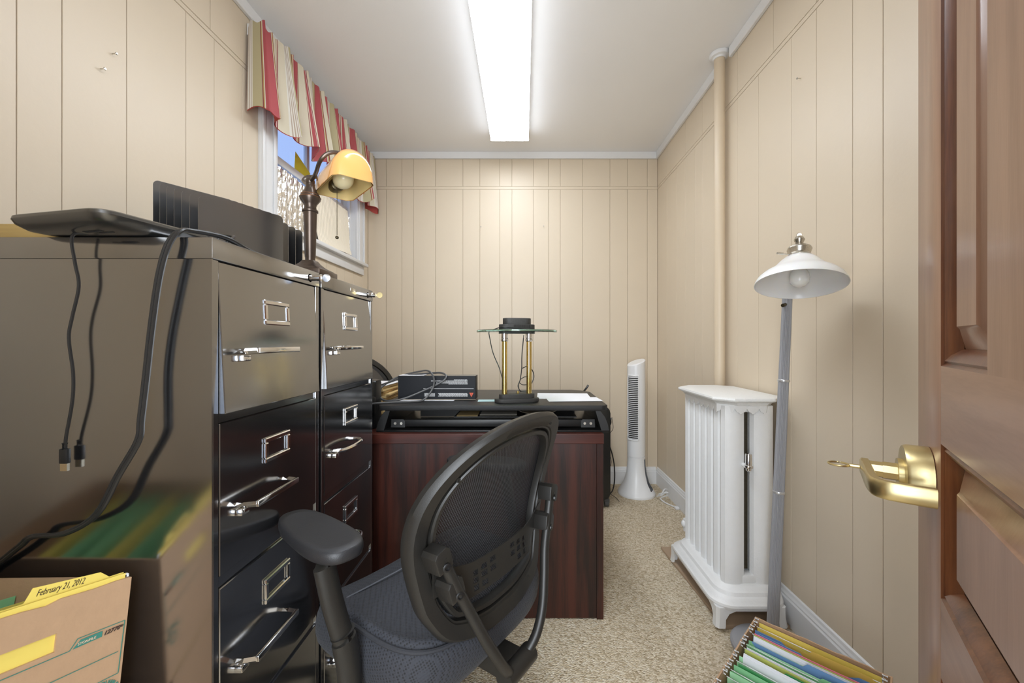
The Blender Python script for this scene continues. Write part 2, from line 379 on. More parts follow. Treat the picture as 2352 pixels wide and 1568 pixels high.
def solo(name, bm, m, label, cat, base=None, group=None, kind=None, smooth=True, ang=35):
    """a thing that is one mesh, given in world coordinates; origin at its base"""
    if base is None:
        xs = [v.co for v in bm.verts]; base = (sum(c.x for c in xs) / len(xs), sum(c.y for c in xs) / len(xs), min(c.z for c in xs))
    bmesh.ops.translate(bm, verts=bm.verts, vec=-Vector(base))
    o = _link(name, bm, m, smooth, ang); o.location = base; WM[o] = Matrix.Translation(base)
    o['label'] = label; o['category'] = cat
    if group: o['group'] = group
    if kind: o['kind'] = kind
    return o
def struct(name, bm, m, parent=None, smooth=False):
    o = _link(name, bm, m, smooth)
    WM[o] = Matrix()
    if parent: o.parent = parent
    else: o['kind'] = 'structure'
    return o
def dup(root, loc, rz, label=None, group=None):
    r = root.copy(); COL.objects.link(r); r.location = loc; r.rotation_euler = (0, 0, rz)
    if label: r['label'] = label
    if group: r['group'] = group
    for ch in list(root.children):
        c = ch.copy(); COL.objects.link(c); c.parent = r
        for g in ch.children:
            d = g.copy(); COL.objects.link(d); d.parent = c
    return r
def text_bm(s, size, M, extrude=.0003, shear=0, align='LEFT', offset=0):
    cu = bpy.data.curves.new('t', 'FONT'); cu.body = s; cu.size = size; cu.extrude = extrude; cu.shear = shear; cu.align_x = align; cu.offset = offset; cu.resolution_u = 3
    ob = bpy.data.objects.new('t', cu); COL.objects.link(ob)
    dg = bpy.context.evaluated_depsgraph_get(); me = bpy.data.meshes.new_from_object(ob.evaluated_get(dg))
    bm = B(); bm.from_mesh(me); bmesh.ops.transform(bm, matrix=M, verts=bm.verts)
    bpy.data.objects.remove(ob); bpy.data.meshes.remove(me); bpy.data.curves.remove(cu)
    return bm
def basis(o, ax, ay):
    ax = Vector(ax).normalized(); ay = Vector(ay); ay = (ay - ax * ay.dot(ax)).normalized(); az = ax.cross(ay)
    return Matrix(((ax.x, ay.x, az.x, o[0]), (ax.y, ay.y, az.y, o[1]), (ax.z, ay.z, az.z, o[2]), (0, 0, 0, 1)))

# ---------------------------------------------------------------- room shell
XL, XR, YB, YF, ZC = -1.24, 1.065, 3.17, 0.03, 2.633
bm = B(); box(bm, XL - .12, XR + .12, -1.3, YB + .12, -.06, 0); struct('floor', bm, M_carpet)
bm = B(); box(bm, XL - .12, XR + .12, -1.3, YB + .12, ZC, ZC + .08); struct('ceiling', bm, M_ceil)
WIN_Y0, WIN_Y1, WIN_Z0, WIN_Z1 = 1.97, 2.94, 1.722, 2.49
PT = .006     # plank thickness in front of the wall core
bm = B(); x0, x1 = XL - .12, XL - PT
box(bm, x0, x1, -.12, WIN_Y0, 0, ZC); box(bm, x0, x1, WIN_Y1, YB + .12, 0, ZC); box(bm, x0, x1, WIN_Y0, WIN_Y1, 0, WIN_Z0); box(bm, x0, x1, WIN_Y0, WIN_Y1, WIN_Z1, ZC)
wl = struct('wall_left', bm, M_groove)
bm = B(); box(bm, XR + PT, XR + .12, -.12, YB + .12, 0, ZC); wr = struct('wall_right', bm, M_groove)
bm = B(); box(bm, XL - .0, XR + .0, YB + PT, YB + .12, 0, ZC); wb = struct('wall_back', bm, M_groove)
DX0, DX1, DZ = -.50, .235, 2.06    # doorway behind the camera
bm = B(); box(bm, XL - .0, DX0, YF - .12, YF - PT, 0, ZC); box(bm, DX1, XR + .0, YF - .12, YF - PT, 0, ZC); box(bm, DX0, DX1, YF - .12, YF - PT, DZ, ZC)
wf = struct('wall_front', bm, M_groove)
ZG0, ZG1 = 2.338, 2.362     # the double groove that runs round the room
def planks(parent, edges, z0, z1, place, gap=.0022):
    for a, b_ in zip(edges[:-1], edges[1:]):
        if b_ - a < .012: continue
        bm = B(); place(bm, a + gap / 2, b_ - gap / 2, z0, z1); part('plank', bm, M_wall, parent, smooth=False)
def pl_left(bm, a, b_, z0, z1): box(bm, XL - PT, XL, a, b_, z0, z1, .0009, 1)
def pl_right(bm, a, b_, z0, z1): box(bm, XR, XR + PT, a, b_, z0, z1, .0009, 1)
def pl_back(bm, a, b_, z0, z1): box(bm, a, b_, YB, YB + PT, z0, z1, .0009, 1)
def pl_front(bm, a, b_, z0, z1): box(bm, a, b_, YF - PT, YF, z0, z1, .0008, 1)
eL = [YF, .28, .43, .60, .80, .974, 1.07, 1.244, 1.462, 1.596, 1.756, 1.862]
planks(wl, eL, 0, ZG0, pl_left); planks(wl, [1.862, 2.03, 2.20, 2.36, 2.50, 2.64, 2.76, 2.90, 3.055], 0, 1.65, pl_left); planks(wl, [3.055, YB], 0, ZG0, pl_left)
planks(wl, [YF, 1.862], ZG0 + .0025, ZG1 - .0025, pl_left, 0); planks(wl, [3.055, YB], ZG0 + .0025, ZG1 - .0025, pl_left, 0)
planks(wl, [YF, .28, .60, .80, 1.07, 1.30, 1.576, 1.862], ZG1, ZC, pl_left); planks(wl, [3.055, YB], ZG1, ZC, pl_left)
eR = [YF, .30, .45, .62, .80, .95, 1.07, 1.181, 1.29, 1.45, 1.585, 1.807, 1.984, 2.17, 2.376, 2.475, 2.626, 2.775, 2.96, YB]
planks(wr, eR, 0, ZG0, pl_right); planks(wr, [YF, YB], ZG0 + .0025, ZG1 - .0025, pl_right, 0)
planks(wr, [YF, .30, .62, .95, 1.181, 1.45, 1.70, 1.984, 2.376, 2.626, 2.96, YB], ZG1, ZC, pl_right)
eB = [XL, -1.095, -.970, -.877, -.703, -.485, -.350, -.191, -.094, .076, .197, .291, .468, .686, .825, .984, XR]
planks(wb, eB, 0, ZG0, pl_back); planks(wb, [XL, XR], ZG0 + .0015, ZG1, pl_back, 0); planks(wb, eB, ZG1 + .001, ZC, pl_back)
planks(wf, [XL, -1.05, -.82, -.60, DX0 - .0], 0, ZC, pl_front); planks(wf, [DX1, .42, .63, .85, XR], 0, ZC, pl_front); planks(wf, [DX0, -.2, .05, DX1], DZ, ZC, pl_front)
# ceiling trim boards and baseboards
tz0 = ZC - .054
bm = B(); box(bm, XL, XR, YB - .018, YB, tz0, ZC, .003, 1); struct('trim_1', bm, M_white)
bm = B(); box(bm, XL, XL + .018, YF, YB - .018, tz0, ZC, .003, 1); struct('trim_2', bm, M_white)
bm = B(); box(bm, XR - .018, XR, YF, 2.035, tz0, ZC, .003, 1); box(bm, XR - .018, XR, 2.138, YB - .018, tz0, ZC, .003, 1); struct('trim_3', bm, M_white)
BASE = [(0, 0), (.016, 0), (.016, .100), (.012, .106), (.012, .112), (.008, .120), (.006, .130), (0, .134)]
bm = B(); prism(bm, BASE, XL + .016, XR - .016, lambda a, b_, h: (h, YB - a, b_)); struct('baseboard_back', bm, M_white)
bm = B(); prism(bm, BASE, YF, YB, lambda a, b_, h: (XR - a, h, b_)); struct('baseboard_right', bm, M_white)
bm = B(); prism(bm, BASE, YF, YB, lambda a, b_, h: (XL + a, h, b_)); struct('baseboard_left', bm, M_white)

# window in the left wall
bm = B(); cw = .112
box(bm, XL - .002, XL + .018, WIN_Y0 - cw, WIN_Y0 + .01, WIN_Z0, WIN_Z1 + .09, .003); box(bm, XL - .002, XL + .018, WIN_Y1 - .01, WIN_Y1 + cw, WIN_Z0, WIN_Z1 + .09, .003)
box(bm, XL - .002, XL + .018, WIN_Y0 + .01, WIN_Y1 - .01, WIN_Z1 - .01, WIN_Z1 + .089, .003)
win = struct('window_1', bm, M_white, smooth=True)
def wpart(name, f, m=M_white, **k):
    bm = B(); f(bm); return part(name, bm, m, win, **k)
wpart('casing_bead', lambda bm: [box(bm, XL + .017, XL + .026, y, y + .022, WIN_Z0, WIN_Z1 + .09, .004) for y in (WIN_Y0 - cw, WIN_Y0 - .03, WIN_Y1 + .008, WIN_Y1 + cw - .022)])
wpart('jamb', lambda bm: [box(bm, XL - .118, XL, WIN_Y0, WIN_Y0 + .012, WIN_Z0, WIN_Z1), box(bm, XL - .118, XL, WIN_Y1 - .012, WIN_Y1, WIN_Z0, WIN_Z1), box(bm, XL - .118, XL, WIN_Y0 + .012, WIN_Y1 - .012, WIN_Z1 - .012, WIN_Z1)])
wpart('stop_bead', lambda bm: [box(bm, XL - .05, XL - .03, WIN_Y0 + .012, WIN_Y0 + .03, WIN_Z0, WIN_Z1 - .012, .003), box(bm, XL - .05, XL - .03, WIN_Y1 - .03, WIN_Y1 - .012, WIN_Z0, WIN_Z1 - .012, .003)])
wpart('window_sill', lambda bm: box(bm, XL - .118, XL + .045, WIN_Y0 - cw - .02, WIN_Y1 + cw + .02, WIN_Z0 - .024, WIN_Z0, .005))
wpart('apron', lambda bm: box(bm, XL, XL + .016, WIN_Y0 - cw, WIN_Y1 + cw, WIN_Z0 - .088, WIN_Z0 - .024, .002))
def sash(bm, x, z0, z1):
    y0, y1 = WIN_Y0 + .013, WIN_Y1 - .013; t = .042
    box(bm, x, x + .03, y0, y0 + t, z0, z1, .003); box(bm, x, x + .03, y1 - t, y1, z0, z1, .003); box(bm, x, x + .03, y0 + t, y1 - t, z0, z0 + t, .003); box(bm, x, x + .03, y0 + t, y1 - t, z1 - t, z1, .003)
ZM = 2.075
s1 = wpart('lower_sash', lambda bm: sash(bm, XL - .082, WIN_Z0, ZM + .03))
s2 = wpart('upper_sash', lambda bm: (sash(bm, XL - .115, ZM - .01, WIN_Z1 - .012), box(bm, XL - .113, XL - .088, 2.44, 2.47, ZM + .03, WIN_Z1 - .05, .003)))
for s_, x, z0, z1 in ((s1, XL - .07, WIN_Z0 + .04, ZM - .01), (s2, XL - .103, ZM + .03, WIN_Z1 - .05)):
    bm = B(); box(bm, x, x + .004, WIN_Y0 + .05, WIN_Y1 - .05, z0, z1); o = part('pane', bm, M_glasspane, s_); WM.pop(o, None)

# ceiling light: eight-foot wrap fixture
t = thing('ceiling_light', 'long white fluorescent wrap light running along the middle of the ceiling', 'ceiling light', (-.10, 1.62, ZC - .072))
bm = B(); box(bm, -.134, .134, -1.22, 1.22, .016, .0718); part('housing', bm, M_white, t)
bm = B(); prism(bm, rrect(-.1345, .1345, -.0, .016, .005, 3), -1.222, 1.222, lambda a, b_, h: (a, h, b_)); part('diffuser', bm, M_lit, t)
for y in (-1.2245, 1.2225):
    bm = B(); prism(bm, rrect(-.1365, .1365, -.002, .072, .004, 3), y, y + .002, lambda a, b_, h: (a, h, b_)); part('end_cap', bm, M_white, t)

# ---------------------------------------------------------------- door, opened into the room
P0 = Vector((.614, .62, 0)); dd = Vector((.585, .811, 0)); dn = Vector((-.811, .585, 0)); DW = .68
door_frame = lambda s, n_, z: tuple(P0 - dd * s + dn * n_ + Vector((0, 0, z)))
def dbox(bm, s0, s1, n0, n1, z0, z1, bev=0):
    g = box(bm, s0, s1, n0, n1, z0, z1, bev)
    for v in bm.verts:
        if not v.tag: v.co = door_frame(*v.co); v.tag = True
def drop(bm, verts=None):
    for v in bm.verts:
        if not v.tag: v.co = door_frame(*v.co); v.tag = True
ST = .134; MU0, MU1 = .300, .380
bm = B(); dbox(bm, 0, ST, -.036, 0, .012, 2.03, .0015); dbox(bm, DW - ST, DW, -.036, 0, .012, 2.03, .0015)
door = struct('door_1', bm, M_door, smooth=True)
RAILS = [(.012, .225), (.695, .797), (.995, 1.095), (1.90, 2.03)]
for z0, z1 in RAILS:
    bm = B(); dbox(bm, ST, DW - ST, -.036, 0, z0, z1); part('rail', bm, M_doorrail, door)
bm = B(); dbox(bm, MU0, MU1, -.036, 0, 1.095, 1.90); part('mullion', bm, M_door, door)
OPEN = [(ST, MU0, 1.095, 1.90), (MU1, DW - ST, 1.095, 1.90), (ST, DW - ST, .797, .995), (ST, DW - ST, .225, .695)]
for s0, s1, z0, z1 in OPEN:
    # moulded sticking: sloping ring from the face down to the panel
    bm = B(); prof = [(0, .0), (.004, -.004), (.007, -.002), (.014, -.006), (.020, -.013), (.022, -.016)]
    rings = []
    for off, dep in prof:
        rings.append([bm.verts.new(door_frame(a, dep, b_)) for a, b_ in ((s0 + off, z0 + off), (s1 - off, z0 + off), (s1 - off, z1 - off), (s0 + off, z1 - off))])
    for k in range(len(rings) - 1):
        for i in range(4): bm.faces.new((rings[k][i], rings[k][(i + 1) % 4], rings[k + 1][(i + 1) % 4], rings[k + 1][i]))
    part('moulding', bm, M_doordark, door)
    bm = B(); prof = [(.020, -.018), (.046, -.007), (.049, -.004)]
    rings = []
    for off, dep in prof:
        rings.append([bm.verts.new(door_frame(a, dep, b_)) for a, b_ in ((s0 + off, z0 + off), (s1 - off, z0 + off), (s1 - off, z1 - off), (s0 + off, z1 - off))])
    for k in range(len(rings) - 1):
        for i in range(4): bm.faces.new((rings[k][i], rings[k][(i + 1) % 4], rings[k + 1][(i + 1) % 4], rings[k + 1][i]))
    bm.faces.new(rings[-1])
    bk = [bm.verts.new(door_frame(a, -.030, b_)) for a, b_ in ((s0, z0), (s1, z0), (s1, z1), (s0, z1))]; bm.faces.new(bk[::-1])
    part('raised_panel', bm, M_door, door)
# lever set
LC = (.075, .937)
Wd = lambda s, n_, z: Vector(door_frame(s, n_, z))
bm = B(); lathe(bm, [(.0385, 0), (.041, .001), (.041, .024), (.039, .028), (.020, .028), (.020, .034), (.012, .034)], Wd(LC[0], 0, LC[1]), 40, dn)
lv = part('lever_set', bm, M_satinbrass, door, label='satin brass lever set')
bm = B(); cyl(bm, Wd(LC[0], .028, LC[1]), Wd(LC[0], .034 + .016, LC[1]), .0125, seg=8); cyl(bm, Wd(LC[0], .036, LC[1]), Wd(LC[0], .074, LC[1]), .0115, seg=8); part('lever_shaft', bm, M_satinbrass, lv)
path = [Wd(LC[0] - .012, .069, LC[1]), Wd(LC[0] + .03, .069, LC[1]), Wd(LC[0] + .085, .068, LC[1]), Wd(LC[0] + .101, .060, LC[1]), Wd(LC[0] + .105, .045, LC[1]), Wd(LC[0] + .106, .012, LC[1])]
bm = B(); pth = smooth_path(path, 5); half_h, half_t = .0115, .006; rings = []
for i, p in enumerate(pth):
    tg = (pth[min(i + 1, len(pth) - 1)] - pth[max(i - 1, 0)]).normalized(); side = tg.cross(Vector((0, 0, 1))).normalized()
    rings.append([bm.verts.new(p + side * a + Vector((0, 0, b_))) for a, b_ in ((-half_t, -half_h + .003), (-half_t + .002, -half_h), (half_t - .002, -half_h), (half_t, -half_h + .003), (half_t, half_h - .003), (half_t - .002, half_h), (-half_t + .002, half_h), (-half_t, half_h - .003))])
for i in range(len(rings) - 1):
    for k in range(8): bm.faces.new((rings[i][k], rings[i][(k + 1) % 8], rings[i + 1][(k + 1) % 8], rings[i + 1][k]))
bm.faces.new(rings[0][::-1]); bm.faces.new(rings[-1]); part('lever_arm', bm, M_satinbrass, lv)
bm = B(); p = Wd(LC[0], .0755, LC[1]); cyl(bm, p, p + dn * .012, .003, seg=8)
tube(bm, [p + dn * (.012 + .013) + dd * .013 * math.cos(a) * 0.9 + dn * .013 * math.sin(a) for a in [2 * math.pi * k / 12 for k in range(12)]], .0016, 6, 2, True)
solo('key', bm, M_satinbrass, 'brass key left in the lever of the open brown door', 'key')

# ---------------------------------------------------------------- filing cabinets
CT = 1.318
def TILT(d, zb):
    # top drawers stand open a touch at the bottom edge: turn about the top edge
    ang = R(-2.9); zt = zb + .170; M = Matrix.Translation((0, 0, zt)) @ Matrix.Rotation(ang, 4, 'Y') @ Matrix.Translation((0, 0, -zt)); d.matrix_local = M
def cabinet(y0, loop, label):
    W, D = .380, .655
    t = thing('filing_cabinet', label, 'filing cabinet', (-.571, y0, 0))     # x=0 is the front, y runs along the front
    bm = B(); fw = .016
    box(bm, -D, 0, 0, .002, .03, CT - .04); box(bm, -D, 0, W - .002, W, .03, CT - .04); box(bm, -D, -D + .002, .002, W - .002, .03, CT - .04)
    box(bm, -.012, 0, .002, fw, .03, CT - .04, .001); box(bm, -.012, 0, W - fw, W - .002, .03, CT - .04, .001)
    box(bm, -D, -.002, .002, W - .002, .03, .05)
    tops = [1.277, .972, .662, .352]; H = .287
    part('carcass', bm, M_cab, t, smooth=False)
    bm = B(); box(bm, -D - .001, .002, -.001, W + .001, CT - .04, CT, .0025, 2); part('top_cap', bm, M_cab, t)
    bm = B(); box(bm, -D + .01, -.01, .015, W - .015, 0, .03); part('plinth', bm, M_cabdark, t)
    for i, zt in enumerate(tops):
        if i: 
            bm = B(); box(bm, -.014, -.004, fw, W - fw, zt + .001, zt + .022); part('cross_rail', bm, M_cab, t, smooth=False)
        bm = B(); box(bm, -.02, .001 if not (i == 0 and y0 < .8) else .003, fw + .0015, W - fw - .0015, zt - H, zt, .0014, 1); box(bm, -D + .05, -.02, fw + .01, W - fw - .01, zt - H + .02, zt - .06)
        d = part('drawer', bm, M_cab, t)
        if i == 0: TILT(d, zt - H)
        yc = W / 2
        bm = B(); a0, a1, b0, b1, th = yc - .046, yc + .046, zt - .113, zt - .058, .0105
        for q in ((a0, a1, b0, b0 + th), (a0, a1, b1 - th, b1), (a0, a0 + th, b0 + th, b1 - th), (a1 - th, a1, b0 + th, b1 - th)): box(bm, .001, .0065, *q, .0018, 1)
        part('label_holder', bm, M_chrome, d)
        bm = B(); hz = zt - .170; h0, h1 = yc - .128, yc + .024
        if loop == 'square':
            box(bm, .034, .042, h0 + .004, h1 - .004, hz - .006, hz + .006, .002)
            for yy in (h0, h1): tube(bm, [(0, yy, hz), (.015, yy, hz), (.037, yy + (.006 if yy == h0 else -.006), hz)], .0055, 4, 0, sy=1.0)
        else:
            tube(bm, [(0, h0, hz), (.022, h0 + .004, hz), (.036, h0 + .025, hz), (.041, yc - .052, hz), (.036, h1 - .025, hz), (.022, h1 - .004, hz), (0, h1, hz)], .0058, 8, 4)
        part('handle', bm, M_chrome, d)
        bm = B(); box(bm, 0, .016, h0 - .006, h0 + .016, hz - .020, hz - .008, .002); part('thumb_latch', bm, M_chrome, d)
    # lock barrel
    yl, zl = W - .048, CT - .0215
    bm = B(); lathe(bm, [(.011, 0), (.011, .002), (.0085, .002), (.0085, .018)] + ([(.012, .018), (.012, .020), (.0085, .020)] if loop != 'square' else []) + [(.0085, .030), (.006, .031)], (.0, yl, zl), 20, (1, 0, 0)); part('lock', bm, M_chrome, t)
    return t, Vector((-.571 + .031, y0 + yl, zl))
cab1, k1 = cabinet(.729, 'square', 'black steel filing cabinet nearest the camera with square chrome handles')
cab2, k2 = cabinet(1.121, 'round', 'black steel filing cabinet between the nearer cabinet and the desk')
def cab_key(p, m, label):
    bm = B(); box(bm, p.x, p.x + .006, p.y - .0012, p.y + .0012, p.z - .003, p.z + .003)
    lathe(bm, [(.0105, -.001), (.0105, .001)], (p.x + .0145, p.y, p.z), 20, (0, 1, 0))
    return solo('key', bm, m, label, 'key')
cab_key(k1, M_chrome, 'silver key in the lock of the nearer filing cabinet below the bronze lamp')
cab_key(k2, M_satinbrass, 'brass key in the lock of the farther filing cabinet')
bm = B(); lathe(bm, [(.0135, 0), (.0135, .0008)], (.0012 + .002, .096, 1.052), 9, (1, 0, 0)); part('sticker_residue', bm, mat('old_sticker', (.36, .32, .25), .6), cab1, label='pale sticker residue')
bm = B(); box(bm, .002, .0035, .185, .222, CT - .024, CT - .014, .0005); part('nameplate', bm, M_nickel, cab2)

# ---------------------------------------------------------------- desk
t = thing('desk', 'dark mahogany laminate desk standing behind the mesh chair', 'desk', (-.45, 1.61, 0))
dx0, dx1 = -.775, .7745
bm = B(); box(bm, dx0, dx1, 0, .665, .714, .754, .0015, 1); part('desktop', bm, M_mahogtop, t)
bm = B(); box(bm, dx1 - .028, dx1 - .001, .006, .65, 0, .713, .001, 1); part('side_panel', bm, M_mahog, t)
bm = B(); box(bm, dx0 + .001, dx0 + .028, .006, .65, 0, .713, .001, 1); part('side_panel', bm, M_mahog, t)
bm = B(); box(bm, dx0 + .028, dx1 - .0285, .008, .026, .004, .7135, .0005, 1); part('front_panel', bm, M_mahog, t)
bm = B(); box(bm, dx1 - .43, dx1 - .029, .027, .64, .06, .713); part('drawer_pedestal', bm, M_mahog, t)

# standing desk converter
t = thing('standing_desk_converter', 'black adjustable standing desk converter lying on the mahogany desk', 'desk riser', (-.128, 1.64, .754))
CX = .475
# worktop with chamfered back corners and rounded front
out = [(-CX + .02, -.005), (CX - .03, -.005), (CX - .012, 0), (CX, .015), (CX, .44), (CX - .03, .50), (CX - .09, .535), (-CX + .09, .535), (-CX + .03, .50), (-CX, .44), (-CX, .015), (-CX + .008, 0)]
bm = B(); prism(bm, out, .089, .111, bev=.003); part('worktop', bm, M_deskblack, t)
bm = B(); box(bm, -CX - .005, CX + .005, 0, .50, 0, .008, .002); part('base_plate', bm, M_blackmetal, t)
for sx_ in (-1, 1):
    bm = B(); prof = [(0, .008), (.02, .008), (.045, .03), (.055, .088), (.035, .088), (.02, .05), (-.004, .03)]
    f = (lambda a, b_, h, sx_=sx_: (sx_ * (CX + .004 - a * .9), h, b_)); prof2 = [(0, .008), (.035, .008), (.062, .088), (.040, .088), (.020, .065), (.006, .035)]
    prism(bm, prof2, -.002, .46, f); part('side_rail', bm, M_blackplastic, t)
    bm = B(); prism(bm, [(.060, .016), (.125, .016), (.125, .042), (.118, .050), (.062, .050)], .018, .022, f)
    hg = part('hinge_plate', bm, M_blackmetal, t)
    for k in (.080, .108):
        bm = B(); x, y, z = f(k, .033, .018); lathe(bm, [(.0055, 0), (.0055, .0025), (.003, .0025), (.0028, .001)], (x, y, z), 14, (0, -1, 0)); part('bolt', bm, M_nickel, hg)
bm = B(); box(bm, -CX + .10, CX - .10, .022, .045, .018, .048, .003); part('cross_bar', bm, M_blackmetal, t)
bm = B(); box(bm, -CX + .10, CX - .10, .30, .31, .01, .085); part('rear_tray', bm, M_blackmetal, t)
bm = B(); box(bm, -.17, CX - .12, .06, .30, .050, .053); part('keyboard_tray', bm, M_blackmetal, t)
def sheet(bm, c, w, h, rz, z, th=.0006, curl=0, n=6):
    cs, sn = math.cos(rz), math.sin(rz)
    def f(u, v):
        a, b_ = (u - .5) * w, (v - .5) * h
        return (c[0] + a * cs - b_ * sn, c[1] + a * sn + b_ * cs, z + th + curl * (2 * u - 1) ** 2)
    grid(bm, f, n, n, th)
CZ = .754 + .1112
bm = B(); sheet(bm, (-.245, 1.80), .09, .18, .02, .754 + .0537, .0012); solo('envelope', bm, M_manila, 'torn brown envelope under the desk converter worktop', 'envelope')
bm = B(); sheet(bm, (-.11, 1.82), .16, .2, .0, .754 + .0557, .0012); solo('paper', bm, mat('off_white_paper', (.5, .47, .40), .7), 'off-white sheet under the desk converter worktop', 'paper')
bm = B(); sheet(bm, (.06, 1.82), .20, .2, .0, .754 + .058, .001, .024); solo('paper', bm, mat('tan_paper', (.45, .38, .28), .7), 'curled tan sheet under the desk converter beside the off-white one', 'paper')

# black product carton standing upside down on the converter
t = thing('carton', 'black product carton with upside-down white print on the desk converter', 'carton', (-.391, 1.79, CZ + .0012), R(-.5))
bw, bh, bd = .350, .107, .068
bm = B(); box(bm, -bw / 2, bw / 2, 0, bd, .001, bh, .0012, 1); part('carton_body', bm, M_blackbox, t)
bm = B(); box(bm, -bw / 2 + .001, bw / 2 - .001, .001, bd - .001, bh, bh + .0006); part('carton_top', bm, M_boxtop, t)
bm = B(); box(bm, -bw / 2, bw / 2, -.0004, bd, 0, .001); part('carton_edge', bm, M_creamink, t)
bm = B(); box(bm, -bw / 2 + .001, -.06, .008, bd - .004, bh + .0008, bh + .0014); part('white_flap', bm, M_paper, t)
def lines(rows, mm):
    bm = B(); rnd = random.Random(3)
    for x0_, x1_, z, hgt in rows:
        x = x0_
        while x < x1_ - .002:
            l = rnd.uniform(.003, .011); l = min(l, x1_ - x); box(bm, x, x + l, -.0006, -.0001, z, z + hgt); x += l + .0012
    part('fine_print', bm, mm, t, kind='stuff', smooth=False)
X = lambda u: -bw / 2 + (u - 470) / (2090 - 470) * bw
Zf = lambda v: (870 - v) / (870 - 400) * bh
lines([(X(1640), X(1922), Zf(486), .0032), (X(1160), X(1922), Zf(506), .0026), (X(1365), X(1922), Zf(526), .0026), (X(1265), X(1922), Zf(546), .0026), (X(1525), X(1922), Zf(566), .0026)], M_print)
lines([(X(1025), X(1242), Zf(750 + 18 * k), .0026) for k in range(4)] + [(X(1310 + 12 * (k % 3)), X(1922), Zf(750 + 18 * k), .0026) for k in range(4)], M_print)
bm = B(); box(bm, X(1000), X(2048), -.0006, -.0001, Zf(656), Zf(649)); part('printed_rule', bm, M_print, t)
bm = B(); prism(bm, [(X(1956), Zf(732)), (X(2046), Zf(732)), (X(2001), Zf(815))], -.0007, -.0001, lambda a, b_, h: (a, h, b_)); tri = part('warning_triangle', bm, M_redprint, t, label='red warning triangle printed upside down')
bm = B(); box(bm, X(1998), X(2005), -.0009, -.0007, Zf(782), Zf(752)); box(bm, X(1998), X(2005), -.0009, -.0007, Zf(748), Zf(742)); part('warning_mark', bm, M_blackbox, tri)
bm = B(); sheet(bm, (-.165, 1.765), .075, .06, R(3), CZ + .0006, .0004); solo('sticky_note', bm, M_bluepaper, 'pale blue sticky note lying in front of the black carton', 'note')
bm = B(); sheet(bm, (-.43, 1.80), .24, .075, R(-1), CZ + .0002, .0004); solo('paper', bm, M_paper, 'white paper slip under the left half of the black carton', 'paper')
bm = B(); sheet(bm, (.19, 1.92), .25, .20, R(-3), CZ + .0003, .0005); solo('paper', bm, M_paper, 'wide white sheet on the converter right of the glass lamp, beneath another', 'paper')
bm = B(); sheet(bm, (.225, 1.80), .24, .12, R(4), CZ + .0012, .0005); solo('paper', bm, M_paper, 'narrow white sheet lying over the wide one right of the glass lamp', 'paper')

# glass-topped desk lamp
t = thing('desk_lamp', 'brass two-post desk lamp with round glass top on the desk converter', 'lamp', (-.03, 1.735, CZ + .0005), R(13))
def stadium(l, r, n=10):
    return [(l / 2 + r * math.cos(a), r * math.sin(a)) for a in [-math.pi / 2 + math.pi * k / n for k in range(n + 1)]] + [(-l / 2 + r * math.cos(a), r * math.sin(a)) for a in [math.pi / 2 + math.pi * k / n for k in range(n + 1)]]
bm = B(); prism(bm, stadium(.125, .036), 0, .0165, bev=.003); prism(bm, stadium(.110, .024), .0165, .035, bev=.002); part('base', bm, M_lampblack, t)
for sx_ in (-1, 1):
    bm = B(); cyl(bm, (sx_ * .0545, 0, .034), (sx_ * .0545, 0, .270), .0115, seg=24); part('post', bm, M_brass, t)
    bm = B(); lathe(bm, [(.0125, .262), (.0165, .266), (.0165, .272), (.013, .275), (.0155, .278), (.0155, .301)], (sx_ * .0545, 0, 0), 24); part('collar', bm, M_chrome, t)
bm = B(); lathe(bm, [(.173, .3012), (.1745, .303), (.1745, .309), (.173, .3108)], (0, 0, 0), 64); part('glass_top', bm, M_tableglass, t)
bm = B(); prism(bm, stadium(.10, .03), .296, .3008); part('lamp_plate', bm, M_lampblack, t)
bm = B(); prism(bm, stadium(.090, .034), .311, .336, bev=.002); prism(bm, stadium(.068, .028), .336, .363, bev=.002)
hs = part('lamp_head', bm, M_lampblack, t)
bm = B()
for k in range(22): x = -.020 + k * .0033; box(bm, x, x + .0017, -.0346, -.0338, .320, .334)
part('vent_slot', bm, M_dark, hs, smooth=False)
bm = B(); cyl(bm, (.005, -.0, .035), (.005, 0, .047), .0055, seg=14); part('switch_knob', bm, M_brass, t)
bm = B(); tube(bm, [(.07, -.03, .314), (.03, -.037, .315), (-.03, -.038, .321), (-.075, -.028, .322), (-.100, .03, .314), (-.108, .10, .3135), (-.104, .141, .309), (-.100, .142, .285), (-.088, .11, .21), (-.066, .06, .14), (-.045, .05, .06), (-.03, .045, .036)], .0021, 6, 6); part('power_cord', bm, M_cord, t)
bm = B(); tube(bm, [(.04, .04, .29), (.034, .05, .20), (.034, .055, .14), (.028, .06, .09), (.018, .05, .07), (.02, .05, .05), (.03, .05, .035)], .0022, 6, 6)
tube(bm, [(.034, .055, .14), (.06, .05, .15), (.085, .06, .13), (.092, .06, .10), (.08, .06, .07), (.06, .06, .045)], .0022, 6, 6)
tube(bm, [(.028, .06, .09), (.05, .06, .102), (.072, .06, .095), (.07, .06, .07), (.04, .06, .066), (.025, .06, .075), (.018, .06, .06), (.03, .06, .038), (.06, .05, .034)], .0018, 6, 6); part('coiled_cord', bm, M_cord, t)

